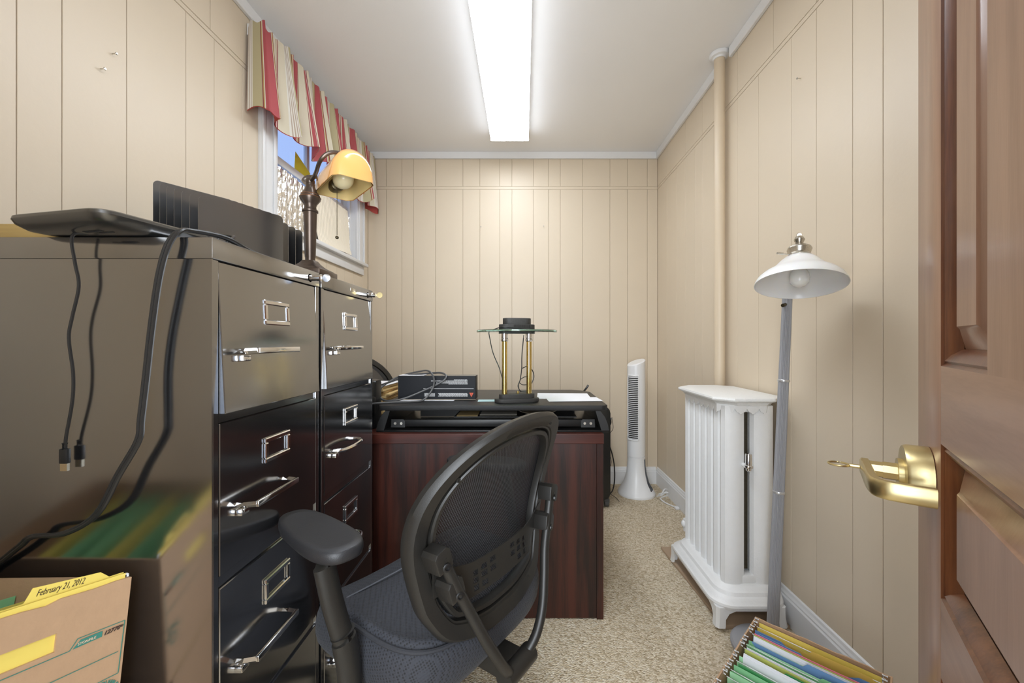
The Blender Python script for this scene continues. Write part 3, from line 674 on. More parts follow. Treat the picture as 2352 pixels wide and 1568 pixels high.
# looped cable, paper stack and black device left of the carton
def P(u, v, Y): return Vector(((u - 1203) * Y / 914.67, Y, 1.126 - (v - 783) * Y / 914.67))
bm = B(); q = [(-.700, 1.662, .842), (-.640, 1.664, .866), (-.56, 1.69, .8697), (-.48, 1.71, .8697), (-.435, 1.73, .875), (-.40, 1.745, .92), (-.395, 1.75, .965), (-.425, 1.78, .996), (-.49, 1.84, .988), (-.58, 1.86, .965), (-.64, 1.84, .93), (-.655, 1.80, .90), (-.625, 1.76, .872), (-.575, 1.735, .8700), (-.52, 1.74, .880), (-.44, 1.755, .912), (-.37, 1.765, .945), (-.345, 1.775, .970), (-.37, 1.80, .9855), (-.43, 1.82, .983), (-.53, 1.83, .972), (-.62, 1.84, .94), (-.70, 1.84, .915)]
tube(bm, q, .0042, 8, 6); solo('cable', bm, M_cordgrey, 'grey cable looped over the left end of the black carton', 'cable')
t = thing('desktop_device', 'black rounded plastic device on the desk, half hidden behind the farther filing cabinet', 'electronics', (-.77, 1.74, .754))
bm = B(); prism(bm, rrect(-.135, .135, -.06, .06, .03, 5), .0, .205, bev=.012); part('device_body', bm, M_blackplastic, t)
bm = B(); prism(bm, rrect(-.13, .135, -.062, -.02, .015, 4), .06, .14, bev=.006); part('device_panel', bm, M_blackmetal, t)
rnd = random.Random(5)
z = .7545
for k in range(13):
    th = rnd.choice((.008, .012, .016)); cx, cy, rz = -.86 + rnd.uniform(-.012, .012), 2.10 + rnd.uniform(-.012, .012), R(rnd.uniform(-3, 3))
    bm = B(); hw, hh = .175, .125; top = k == 12
    if top: th = .004
    cs, sn = math.cos(rz), math.sin(rz); ph = rnd.uniform(0, 6); nb = 4
    def f(u, v, zz): 
        a, b_ = (u - .5) * 2 * hw, (v - .5) * 2 * hh; return (cx + a * cs - b_ * sn, cy + a * sn + b_ * cs, zz)
    base = [[bm.verts.new(f(i / 6, j / 4, z)) for j in range(5)] for i in range(7)]
    tp = [[bm.verts.new(f(i / 6 + (.006 * math.sin(ph + j) if i == 6 else 0), j / 4, z + th * (.82 + .17 * math.sin(ph + i * 1.7 + j)))) for j in range(5)] for i in range(7)]
    for i in range(6):
        for j in range(4):
            bm.faces.new((base[i][j], base[i][j + 1], base[i + 1][j + 1], base[i + 1][j])); bm.faces.new((tp[i][j], tp[i + 1][j], tp[i + 1][j + 1], tp[i][j + 1]))
    for i in range(6):
        bm.faces.new((base[i][0], base[i + 1][0], tp[i + 1][0], tp[i][0])); bm.faces.new((base[i][4], tp[i][4], tp[i + 1][4], base[i + 1][4]))
    for j in range(4):
        bm.faces.new((base[0][j], tp[0][j], tp[0][j + 1], base[0][j + 1])); bm.faces.new((base[6][j], base[6][j + 1], tp[6][j + 1], tp[6][j]))
    if top: solo('paper', bm, M_paper, 'thin sheaf of white paper on top of the manila folder stack', 'paper')
    else: solo('file_folder', bm, M_manila if k % 3 else mat('worn_manila', (.42, .26, .09), .7, noise=.2, nscale=40), 'worn manila folder of papers in the stack left of the black carton', 'folder', group='manila folders stacked left of the black carton')
    z += th + .0006

# ---------------------------------------------------------------- mesh office chair
def chair_builder():
    t = thing('office_chair', 'black mesh-back office chair with blue-grey seat in front of the desk', 'office chair', (-.088, 1.027, 0), R(55.8))
    yb = lambda x, z: -.077 * (z - .65) - 1.2 * (z - .65) ** 2 + .27 * x * x
    HW = [(.438, 0), (.439, .05), (.446, .10), (.460, .150), (.485, .190), (.54, .224), (.58, .236), (.62, .246), (.67, .258), (.72, .264), (.77, .261), (.81, .250), (.845, .232), (.88, .204), (.915, .160), (.938, .108), (.950, .05), (.953, 0)]
    def outline(inset):
        pts = []
        src = [(x, z) for z, x in HW] ; full = src + [(-x, z) for x, z in src[-2:0:-1]]
        n = len(full); res = []
        for i in range(n):
            a, b_ = Vector(full[i - 1]), Vector(full[(i + 1) % n]); tg = (b_ - a).normalized(); nm = Vector((-tg.y, tg.x)); res.append(Vector(full[i]) + nm * inset)
        sp = smooth_path([(p.x, p.y, 0) for p in res], 4, True); return [(p.x, p.y) for p in sp]
    def ring_strip(bm, prof):
        """prof: (inset, depth-behind) closed cross-section swept round the outline"""
        loops = []
        for ins, dep in prof:
            loops.append([bm.verts.new((x, yb(x, z) - dep, z)) for x, z in outline(ins)])
        m = len(loops); n = len(loops[0])
        for k in range(m):
            A, C = loops[k], loops[(k + 1) % m]
            for i in range(n): bm.faces.new((A[i], A[(i + 1) % n], C[(i + 1) % n], C[i]))
    bm = B(); ring_strip(bm, [(0, -.012), (-.003, .004), (.002, .016), (.006, .021), (.034, .021), (.036, .017), (.040, .017), (.042, .008), (.040, -.010), (.01, -.016)])
    fr = part('back_frame', bm, M_chairplastic, t)
    bm = B(); ring_strip(bm, [(.047, .018), (.050, .022), (.058, .022), (.061, .016), (.060, .002), (.047, .002)]); part('inner_frame', bm, M_chairplastic, t)
    # the woven mesh panel
    bm = B(); o_ = outline(.046); rows = 8; cz = .69
    cen = bm.verts.new((0, yb(0, cz) + .004, cz)); prev = None
    for k in range(1, rows + 1):
        s = k / rows; lp = []
        for x, z in o_:
            xx, zz = x * s, cz + (z - cz) * s; lp.append(bm.verts.new((xx, yb(xx, zz) + .004, zz)))
        n = len(lp)
        for i in range(n):
            if prev is None: bm.faces.new((cen, lp[i], lp[(i + 1) % n]))
            else: bm.faces.new((prev[i], lp[i], lp[(i + 1) % n], prev[(i + 1) % n]))
        prev = lp
    part('back_mesh', bm, M_mesh, t)
    for x, z in ((-.185, .835), (.10, .915), (-.10, .475), (.12, .475)):
        bm = B(); xx = x * 1.0; lathe(bm, [(.005, 0), (.005, .003), (.003, .003), (.003, .001)], (xx, yb(xx, z) - .019, z), 12, (0, -1, 0)); part('frame_screw', bm, M_dark, fr)
    # lumbar strap: a curved perforated plate
    holes = []
    for sx_ in (-1, 1):
        for ci, cx in enumerate((.030, .058, .086)):
            for ri in range(3):
                if ci == 0 and ri == 2: continue
                holes.append((sx_ * (cx + .012), .598 - ri * .018 - ci * .003))
    def strap_z(x):
        ax = abs(x); top = .618 + .03 * max(0, (ax - .10) / .11) ** 1.5; bot = .543 + (.04 * min(1, max(0, (ax - .125) / .02)))
        return bot, top
    bm = B(); nx, nz = 84, 18; V = {}
    def sv(i, j):
        if (i, j) not in V:
            x = -.212 + .424 * i / nx; b0, t0 = strap_z(x); zz = b0 + (t0 - b0) * j / nz; V[(i, j)] = bm.verts.new((x, yb(x, zz) - .030 - .012 * math.cos(min(1, abs(x) / .2) * math.pi / 2), zz))
        return V[(i, j)]
    fs = []
    for i in range(nx):
        for j in range(nz):
            x = -.212 + .424 * (i + .5) / nx; b0, t0 = strap_z(x); zz = b0 + (t0 - b0) * (j + .5) / nz
            if any(abs(x - hx) < .0095 and abs(zz - hz) < .0062 for hx, hz in holes): continue
            fs.append(bm.faces.new((sv(i, j), sv(i + 1, j), sv(i + 1, j + 1), sv(i, j + 1))))
    solid(bm, geom=fs, thickness=.003); part('lumbar_strap', bm, M_chairplastic, t)
    # clamp blocks and J tubes
    for sx_ in (-1, 1):
        pts = [(.222, -.052, .690), (.207, -.056, .655), (.185, -.062, .605), (.158, -.070, .55), (.130, -.085, .485), (.100, -.098, .425), (.068, -.10, .375), (.035, -.090, .338)]
        pts = [(sx_ * a, b_, c) for a, b_, c in pts]
        bm = B(); tube(bm, pts, .0125, 14, 6); part('back_tube', bm, M_chairplastic, t)
        for a, b_, c, sz in ((.222, -.043, .680, .026), (.190, -.048, .607, .024)):
            ax = Vector((sx_ * .28, .06, 1)).normalized()
            bm = B(); Mx = basis((sx_ * a, b_, c), (1, 0, -ax.x / ax.z), ax)
            prism(bm, [(-.019, -.022), (.019, -.022), (.021, -.012), (.021, .016), (.013, .024), (-.013, .024), (-.021, .016), (-.021, -.012)], -.024, .022, bev=.004); bmesh.ops.transform(bm, matrix=Mx, verts=bm.verts)
            cl = part('clamp', bm, M_chairplastic, t)
            bm = B(); nb = Vector((sx_ * .45, -1, 0)).normalized(); c0 = Vector((sx_ * (a - .004), b_ - .022, c - .012))
            lathe(bm, [(.0095, 0), (.0095, .005), (.0075, .006), (.005, .006), (.0045, .003)], c0, 16, nb); part('screw', bm, M_blackmetal, cl)
    bm = B(); cyl(bm, (-.055, -.088, .332), (.055, -.088, .332), .024, seg=18); box(bm, -.035, .035, -.09, .10, .305, .352, .006); part('recline_hub', bm, M_chairplastic, t)
    # seat cushion
    def seat_pt(u, v):
        a = 2 * math.pi * u; ca, sa = math.cos(a), math.sin(a)
        n_ = 4.2; rx = abs(ca) ** (2 / n_) * (1 if ca >= 0 else -1); ry = abs(sa) ** (2 / n_) * (1 if sa >= 0 else -1)
        return rx, ry
    prof = [(0.0, .470), (.30, .469), (.55, .468), (.75, .468), (.84, .470), (.875, .474), (.905, .474), (.925, .468), (.935, .460), (.96, .458), (.985, .445), (1.0, .425), (1.0, .400), (.985, .375), (.95, .355), (.88, .345), (.5, .345), (0, .345)]
    bm = B(); nu = 72; rings = []
    for s, zz in prof:
        rg = []
        for i in range(nu):
            rx, ry = seat_pt(i / nu, 0); x, y = rx * .272 * s, .198 + ry * .238 * s
            dip = -.012 * (1 - (x / .262) ** 2) * (1 if zz > .45 else 0); fall = -.050 * max(0, (y - .27) / .157) ** 2
            side = .012 * abs(x / .262) ** 2 * (1 if zz > .45 else 0)
            rg.append(bm.verts.new((x, y, zz + dip + fall + side)))
        rings.append(rg)
    for k in range(len(rings) - 1):
        for i in range(nu): bm.faces.new((rings[k][i], rings[k][(i + 1) % nu], rings[k + 1][(i + 1) % nu], rings[k + 1][i]))
    bmesh.ops.remove_doubles(bm, verts=bm.verts, dist=.0004)
    st = part('seat', bm, M_seat, t, ang=80)
    def seam(pts):
        bm = B(); tube(bm, pts, .0022, 6, 6); part('seam', bm, mat('grey_stitching', (.10, .105, .12), .8), st)
    seam([(-.222, .30, .4705), (-.12, .303, .4635), (0, .304, .4595), (.12, .303, .4635), (.222, .30, .4705)])
    ring = []
    for i in range(48):
        rx, ry = seat_pt(i / 48, 0); x, y = rx * .272 * .952, .198 + ry * .238 * .952
        ring.append((x, y, .4605 - .012 * (1 - (x / .272) ** 2) - .050 * max(0, (y - .27) / .157) ** 2 + .012 * abs(x / .272) ** 2))
    bm = B(); tube(bm, ring, .0052, 8, 2, True); part('piping', bm, mat('grey_piping', (.022, .023, .028), .8, bump=.4, bscale=400), st)
    bm = B(); box(bm, -.15, .15, .03, .36, .325, .348, .01); box(bm, -.06, .06, .10, .28, .285, .33, .01); part('seat_pan', bm, M_blackplastic, t)
    # arms
    for sx_, xo, yo, rz in ((-1, -.338, .205, R(-4)), (1, .255, .225, R(20))):
        bm = B(); o2 = []
        for k in range(40):
            a = 2 * math.pi * k / 40; ca, sa = math.cos(a), math.sin(a); rx = abs(ca) ** (2 / 2.8) * (1 if ca >= 0 else -1); ry = abs(sa) ** (2 / 2.8) * (1 if sa >= 0 else -1)
            o2.append((rx * (.052 + .006 * -ry), ry * .140))
        rings = []
        for s, zz in ((0, .0185), (.5, .0188), (.80, .0205), (.90, .0205), (.97, .017), (1, .010), (.99, .003), (.95, -.004), (.85, -.008), (0, -.008)):
            rings.append([bm.verts.new((a * (s if s < .9 else 1 - (1 - s) * .9), b_ * (s if s < .9 else 1 - (1 - s) * .4), zz)) for a, b_ in o2])
        for k in range(len(rings) - 1):
            for i in range(40): bm.faces.new((rings[k][i], rings[k][(i + 1) % 40], rings[k + 1][(i + 1) % 40], rings[k + 1][i]))
        bmesh.ops.remove_doubles(bm, verts=bm.verts, dist=.0002)
        bmesh.ops.transform(bm, matrix=Matrix.Translation((xo, yo, .703)) @ Matrix.Rotation(rz, 4, 'Z'), verts=bm.verts); ap = part('arm_pad', bm, M_padblack, t, ang=60)
        xt = -.360 if sx_ < 0 else .262; xb = sx_ * .308
        bm = B(); tube(bm, [(xt, .145, .692), (xt * .6 + xb * .4, .140, .58), (xb, .135, .46)], .0150, 18, 5, sy=1.5); part('arm_post', bm, M_chairplastic, t)
        bm = B(); tube(bm, [(xb + (xt - xb) * .25, .136, .515), (xb, .135, .44), (xb * .985, .135, .375), (xb * .93, .135, .335), (sx_ * .13, .15, .328)], .0180, 18, 5, sy=1.45); part('arm_sleeve', bm, M_chairplastic, t)
        bm = B(); pb = Vector((xt * .55 + xb * .45, .14 - .033 + .01, .59)); lathe(bm, [(.0135, 0), (.0135, .006), (.011, .008)], pb + Vector((sx_ * .008, .03, 0)), 18, (sx_ * .55, .85, 0)); part('height_button', bm, M_blackplastic, t)
    # base
    bm = B(); cyl(bm, (0, .19, .09), (0, .19, .29), .025, seg=20); cyl(bm, (0, .19, .07), (0, .19, .20), .032, seg=20); part('gas_lift', bm, M_blackmetal, t)
    for k in range(5):
        a = R(72 * k + 20); d_ = Vector((math.cos(a), math.sin(a), 0)); c = Vector((0, .19, 0))
        bm = B(); tube(bm, [c + Vector((0, 0, .10)), c + d_ * .14 + Vector((0, 0, .10)), c + d_ * .29 + Vector((0, 0, .072))], .02, 10, 4, radii=[.027, .022, .017]); lg = part('base_leg', bm, M_chairplastic, t)
        e_ = c + d_ * .285; sd = Vector((-d_.y, d_.x, 0))
        bm = B(); cyl(bm, e_ + Vector((0, 0, .05)), e_ + Vector((0, 0, .075)), .006, seg=8)
        for s in (-1, 1): cyl(bm, e_ + sd * s * .005 + Vector((0, 0, .026)), e_ + sd * s * .024 + Vector((0, 0, .026)), .0258, seg=18)
        part('caster', bm, M_blackplastic, lg)
    return t
chair1 = chair_builder()
chair2 = dup(chair1, (-1.08, 2.78, .0), R(-110), 'black mesh-back office chair behind the desk, beside the back wall')

chair2.scale = (1, 1, 1.08)

# ---------------------------------------------------------------- on top of the filing cabinets
CTZ = CT + .0006
# incline sorter with seven steel dividers
pd = Vector((.527, .850, 0)); pn = Vector((-.850, .527, 0)); A0 = Vector((-.855, 1.046, 0))
t = thing('file_sorter', 'black steel incline file sorter with stepped dividers on the nearer cabinet', 'file sorter', (-.80, 1.14, CTZ))
def divider(bm, o, d, n_, L_, z0, z1, th=.0022, r=.014):
    prism(bm, [(0, z0), (L_, z0)] + [(L_ - r + r * math.cos(a), z1 - r + r * math.sin(a)) for a in [R(18 * k) for k in range(6)]] + [(r + r * math.cos(a), z1 - r + r * math.sin(a)) for a in [R(90 + 18 * k) for k in range(6)]], -th / 2, th / 2, lambda a, b_, h: tuple(o + d * a + n_ * h + Vector((0, 0, b_))))
for k in range(7):
    m_ = .055 * k; o_ = A0 + pn * m_; zt = 1.5125 + .0185 * k
    bm = B(); divider(bm, o_, pd, pn, .214, CTZ + .004 + .016 * k, zt); part('divider', bm, M_sorter, t, world=True)
bm = B()
for s in (.012, .184):
    prism(bm, [(-.006, CTZ), (.34, CTZ), (.34, CTZ + .105), (.32, CTZ + .106), (-.006, CTZ + .012)], s, s + .018, lambda a, b_, h: tuple(A0 + pn * a + pd * h + Vector((0, 0, b_))))
part('stepped_base', bm, M_sorter, t, world=True)
t = thing('file_sorter', 'black steel file sorter partly hidden between the stepped sorter and the bronze lamp', 'file sorter', (-.90, 1.42, CTZ))
for y in (1.387, 1.431, 1.475):
    bm = B(); divider(bm, Vector((-.985, y, 0)), Vector((1, 0, 0)), Vector((0, 1, 0)), .165, CTZ + .004, CT + .222); part('divider', bm, M_sorter, t, world=True)
bm = B(); box(bm, -.985, -.82, 1.375, 1.49, CTZ, CTZ + .006, .001); part('sorter_base', bm, M_sorter, t, world=True)
# flat black device overhanging the near edge
t = thing('set_top_box', 'flat black rounded electronic device overhanging the near edge of the filing cabinet', 'electronics', (-.77, .76, CTZ + .001), R(-12))
bm = B(); lay = [(-.012, .0, .0), (-.004, .004, .0), (-.0, .012, 0), (-.001, .023, 0), (-.004, .0265, 0)]
rings = []
for ins, zz, _ in [(.030, 0, 0), (.016, .002, 0), (.004, .010, 0), (0, .018, 0), (.001, .023, 0), (.005, .0255, 0)]:
    rings.append([bm.verts.new((x, y, zz)) for x, y in rrect(-.112 + ins, .108 - ins, -.100 + ins, .11 - ins, .03 - ins * .6, 6)])
for k in range(len(rings) - 1):
    n = len(rings[0])
    for i in range(n): bm.faces.new((rings[k][i], rings[k][(i + 1) % n], rings[k + 1][(i + 1) % n], rings[k + 1][i]))
bm.faces.new(rings[0][::-1]); bm.faces.new(rings[-1]); part('device_shell', bm, mat('black_satin_plastic', (.014, .014, .013), .25, ior=2.3), t)
bm = B(); box(bm, .01, .05, -.062, -.055, -.0008, .0006); box(bm, .03, .06, -.05, -.046, -.0008, .0006); part('vent', bm, M_dark, t)
# wooden board lying by the wall
bm = B(); box(bm, -1.20, -.875, .775, .875, CTZ, CTZ + .038, .003); solo('wooden_board', bm, M_golden, 'golden varnished wooden board lying on the nearer cabinet behind the black device', 'board')
bm = B(); sheet(bm, (-.69, .80), .10, .07, R(20), CTZ + .0002, .0006); solo('paper', bm, M_paper, 'white paper scrap on the nearer cabinet under the black cords', 'paper')

# cords hanging down the cabinet side
bm = B(); Yc = .708
q = [(-.76, .752, 1.330), (-.785, .72, 1.322), P(166, 540, .705), P(172, 600, .708), P(181, 655, .711), P(166, 725, .712), P(158, 775, .711), P(168, 855, .713), P(166, 920, .714), P(152, 1000, .716), P(149, 1035, .717)]
t = thing('usb_cable', 'thin black USB cable hanging from the flat device down the cabinet side', 'cable', tuple(P(149, 1075, .717)))
bm = B(); tube(bm, q, .0024, 8, 6); part('wire', bm, M_cord, t, world=True)
e0 = P(149, 1015, .717); bm = B(); tube(bm, [e0, P(149, 1030, .717)], .0042, 8, 0); box(bm, e0.x - .0075, e0.x + .0075, e0.y - .004, e0.y + .004, e0.z - .037, e0.z - .010, .002); part('plug', bm, M_blackplastic, t, world=True)
bm = B(); box(bm, e0.x - .0062, e0.x + .0062, e0.y - .0023, e0.y + .0023, e0.z - .050, e0.z - .0365); part('connector', bm, M_usb, t, world=True)
t = thing('power_cord', 'thick twin black power cord draped over the cabinet corner and trailing down its side', 'cord', tuple(P(30, 1270, .69)))
q = [(-.595, 1.00, 1.3225), (-.60, .93, 1.3225), (-.595, .86, 1.3235), (-.600, .80, 1.335), P(440, 528, .755), P(410, 530, .722), P(384, 565, .706), P(364, 640, .704), P(347, 760, .707), P(336, 860, .707), P(324, 960, .702), P(317, 1010, .701), P(272, 1088, .70), P(222, 1178, .698), P(150, 1222, .70), P(75, 1230, .706), P(48, 1250, .706), P(0, 1288, .708), P(-60, 1330, .712), P(-90, 1372, .714)]
bm = B(); off = Vector((.0036, -.001, 0))
tube(bm, [Vector(p) - off for p in q], .0037, 8, 6); tube(bm, [Vector(p) + off for p in q], .0037, 8, 6); part('twin_wire', bm, M_cord, t, world=True)
bm = B(); q = [(-.70, .78, 1.348), (-.69, .83, 1.357), (-.655, .845, 1.356), (-.635, .83, 1.345), (-.632, .81, 1.3265), (-.64, .80, 1.3225)]
tube(bm, q, .0030, 8, 6); q = [(-.72, .80, 1.3475), (-.69, .86, 1.3585), (-.64, .87, 1.357), (-.612, .84, 1.346), (-.604, .81, 1.3275), (-.62, .86, 1.3225), (-.66, .90, 1.3225)]; tube(bm, q, .0030, 8, 6)
solo('cord', bm, M_cord, 'short black cords bunched behind the flat device at the cabinet corner', 'cord')

# bronze banker's lamp
t = thing('bankers_lamp', 'bronze bankers lamp with amber glass shade on the filing cabinets', 'lamp', (-.63, 1.175, CTZ))
bm = B(); box(bm, -.055, .055, -.055, .055, 0, .016, .002)
part('base', bm, M_bronze, t)
bm = B(); rings = []
for hs_, zz in ((.052, .016), (.050, .019), (.034, .027), (.022, .038), (.0165, .046)): rings.append([bm.verts.new((x, y, zz)) for x, y in rrect(-hs_, hs_, -hs_, hs_, hs_ * .25, 3)])
for k in range(4):
    n = len(rings[0])
    for i in range(n): bm.faces.new((rings[k][i], rings[k][(i + 1) % n], rings[k + 1][(i + 1) % n], rings[k + 1][i]))
bm.faces.new(rings[-1]); part('foot', bm, M_bronze, t)
bm = B(); lathe(bm, [(.0125, .043), (.0135, .05), (.0135, .055), (.0145, .058), (.0185, .185), (.0185, .188), (.0215, .190), (.0215, .195), (.0175, .198), (.016, .206), (.019, .214), (.0275, .226), (.0285, .231), (.0285, .234), (.0245, .240), (.016, .256), (.0125, .265), (.0125, .272), (.008, .274)], seg=32); col = part('column', bm, M_bronze, t)
bm = B()
for rr, zz in ((.0288, .2325), (.0246, .2405), (.0212, .2255)): tube(bm, [(rr * math.cos(a), rr * math.sin(a), zz) for a in [2 * math.pi * k / 24 for k in range(24)]], .0009, 5, 0, True)
part('copper_ring', bm, M_copper, col)
bm = B(); bmesh.ops.create_icosphere(bm, subdivisions=3, radius=.0125, matrix=Matrix.Translation((0, 0, .280))); part('pivot_ball', bm, M_bronze, t)
av = Vector((.67, -.742, 0)); pv = Vector((.742, .67, 0)); SC = Vector((.092, .015, .265))   # shade opening centre
for sg in (1, -1):
    q = [Vector((0, 0, .280)), av * sg * .045 + pv * .002 + Vector((0, 0, .288)), av * sg * .092 + pv * .003 + Vector((0, 0, .312)), av * sg * .108 + pv * .022 + Vector((0, 0, .334)), av * sg * .114 + pv * .058 + Vector((0, 0, .340)), av * sg * .118 + pv * .094 + Vector((0, 0, .328)), av * sg * .114 + pv * .098 + Vector((0, 0, .308))]
    bm = B(); tube(bm, q, .0055, 10, 6); part('yoke_arm', bm, M_bronze, t)
    kc = SC + av * sg * .104 + Vector((0, 0, .035)); kc = av * sg * .104 + pv * .094 + Vector((0, 0, .303))
    bm = B(); lathe(bm, [(.006, -.006), (.010, -.002), (.010, .003), (.008, .004), (.010, .008), (.009, .013), (.004, .017)], kc, 18, av * sg); part('shade_knob', bm, M_bronze, t)
# shade: barrel with closed ends
def shade_sec(s, inset):
    hw, hh = .058 - inset, .088 - inset
    return [(hw * math.cos(a) * (1.0 if math.sin(a) < .3 else 1), hh * abs(math.sin(a)) ** .8) for a in [math.pi * k / 20 for k in range(21)]]
def shade_surf(bm, ins):
    L_ = .102 - ins; rows = []
    for s in (-1, -.94, -.8, -.5, 0, .5, .8, .94, 1):
        k = 1 - .26 * max(0, (abs(s) - .75) / .25) ** 2
        rows.append([bm.verts.new(SC + av * (L_ * s) + pv * (a * k) + Vector((0, 0, b_ * (k if abs(s) < .99 else k)))) for a, b_ in shade_sec(s, ins)])
    fs = []
    for i in range(len(rows) - 1):
        for j in range(20): fs.append(bm.faces.new((rows[i][j], rows[i + 1][j], rows[i + 1][j + 1], rows[i][j + 1])))
    for r_ in (rows[0], rows[-1]):
        c = bm.verts.new(SC + av * (L_ * (-1 if r_ is rows[0] else 1)) + Vector((0, 0, 0)))
        for j in range(20): fs.append(bm.faces.new((c, r_[j], r_[j + 1])))
    return fs
bm = B(); shade_surf(bm, 0); sh = part('glass_shade', bm, M_amber, t, ang=60)
bm = B(); shade_surf(bm, .0035); part('shade_lining', bm, M_amberin, sh, ang=60)
so = SC + av * -.098 + Vector((0, 0, .030))
bm = B(); lathe(bm, [(.015, 0), (.016, .004), (.016, .018), (.0205, .020), (.0205, .046), (.017, .048)], so, 24, av); part('socket', bm, M_darkbrass, t)
bm = B(); lathe(bm, [(.013, .048), (.014, .055), (.024, .072), (.0285, .090), (.0285, .100), (.024, .117), (.014, .127), (.002, .130)], so, 28, av); part('bulb', bm, mat('amber_lit_bulb_glass', (.92, .80, .50), .25, sss=.3), t)  # white bulb; the amber light inside the shade is put into its colour
ch = so + av * .036 + Vector((0, 0, -.0205)); bm = B()
for k in range(46): bmesh.ops.create_icosphere(bm, subdivisions=1, radius=.0016, matrix=Matrix.Translation(ch + Vector((0, 0, -.003 * k))))
part('pull_chain', bm, M_darkbrass, t, kind='stuff')
bm = B(); bmesh.ops.create_icosphere(bm, subdivisions=2, radius=.0055, matrix=Matrix.Translation(ch + Vector((0, 0, -.143)))); part('chain_ball', bm, M_darkbrass, t)

# ---------------------------------------------------------------- window dressing
bm = B()
def foil(u, v):
    y = WIN_Y0 + .008 + u * (.93); z = 1.742 + v * (2.032 - 1.742) + .010 * math.sin(u * 9)
    return (XL - .038 + .004 * math.sin(u * 120) + .012 * (1 - v) ** 3 * (1 if u > .4 else 0), y, z)
grid(bm, foil, 160, 14, .002); solo('insulation_panel', bm, M_foil, 'crinkled silver bubble foil filling the lower window sash', 'insulation')
bm = B()
def foil2(u, v):
    return (XL - .010 + .0015 * math.sin(u * 150) - .016 * v * v + .022 * max(0, .22 - v) * 3, 2.40 + u * .46, 1.728 + v * .335 + (.02 * u if v < .1 else 0))
grid(bm, foil2, 150, 14, .002); solo('insulation_panel', bm, mat('beige_bubble_foil', (.90, .82, .67), .32, 0, bump=.5, bscale=60), 'beige bubble insulation sheet overlapping the silver foil above the window sill', 'insulation')
bm = B(); prism(bm, [(2.30, 2.13), (2.42, 2.09), (2.47, 2.17), (2.31, 2.23)], XL - .085, XL - .0842, lambda a, b_, h: (h, a, b_)); solo('sticky_note', bm, M_yellownote, 'yellow paper stuck on the upper window pane behind the lamp', 'note')
# striped valance
t = thing('valance', 'gathered red and cream striped valance over the window', 'valance', (XL, 2.42, 2.12))
VY0, VY1 = 1.775, 3.075
def val_pt(s, v, lin=0):
    """s along the cloth 0..1, v 0 top .. 1 bottom"""
    ret0, ret1 = .055, .055   # share of the cloth in the returns at the ends
    amp = .006 + .036 * v ** 1.2
    if s < ret0: k = s / ret0; y = VY0 - .010 * v; x = XL + .012 + (.075 + .03 * v) * k; nrm = 0
    elif s > 1 - ret1: k = (1 - s) / ret1; y = VY1 + .008 * v; x = XL + .012 + (.075 + .03 * v) * k; nrm = 0
    else:
        k = (s - ret0) / (1 - ret0 - ret1); y = VY0 + (VY1 - VY0) * k
        ph = k * 2 * math.pi * 8.5 + .9 * math.sin(k * 11)
        env = min(1, k * 14) * min(1, (1 - k) * 14)
        x = XL + .087 + .03 * v + env * amp * math.sin(ph) + env * .005 * (1 - v) * math.sin(k * 2 * math.pi * 31 + 1.3)
        y += env * .018 * v * math.cos(ph)
    zt = 2.555 - .030 * max(0, 1 - k * 9 if s < .5 else 0); zt = zt + .006 * math.sin(s * 160) * (1 - v) * (v < .05)
    zb = 2.145 + .016 * math.sin(s * 31 + .5) + .012 * math.sin(s * 71)
    z = zt + (zb - zt) * v
    if lin and (s < ret0 or s > 1 - ret1): return (x - .3 * lin, y + (lin if s < .5 else -lin), z)
    return (x - lin, y, z)
bm = B(); grid(bm, lambda u, v: val_pt(u, v), 330, 16, 0, uvf=lambda u, v: (u * 6.6 + .05, v)); part('cloth', bm, M_stripe, t, world=True, ang=180)
bm = B(); grid(bm, lambda u, v: val_pt(u, .12 + v * .885, .004), 330, 10); part('lining', bm, M_lining, t, world=True, label='red lining showing below the hem', ang=180)
bm = B(); lathe(bm, [(.013, 0), (.015, .003), (.013, .006)], val_pt(.115, .93), 16, (1, 0, 0)); part('button', bm, M_lining, t, world=True)
bm = B(); box(bm, XL + .028, XL + .070, VY0 + .006, VY1 - .006, 2.515, 2.535, .002); box(bm, XL + .002, XL + .028, VY0 + .006, VY0 + .012, 2.50, 2.55); box(bm, XL + .002, XL + .028, VY1 - .012, VY1 - .006, 2.50, 2.55); part('curtain_rod', bm, M_white, t, world=True)

# ---------------------------------------------------------------- right side of the room
t = thing('steam_pipe', 'beige painted vertical heating pipe rising behind the radiator into the ceiling', 'pipe', (1.026, 2.087, 0))
bm = B(); cyl(bm, (0, 0, 0), (0, 0, ZC), .0265, seg=24); part('pipe_body', bm, mat('pipe_paint', (.68, .56, .41), .38, bump=.2, bscale=40), t)
bm = B(); lathe(bm, [(.030, ZC - .030), (.034, ZC - .022), (.045, ZC - .018), (.050, ZC - .008), (.050, ZC - .001)], seg=32); part('ceiling_flange', bm, M_white, t, label='white ceiling flange')

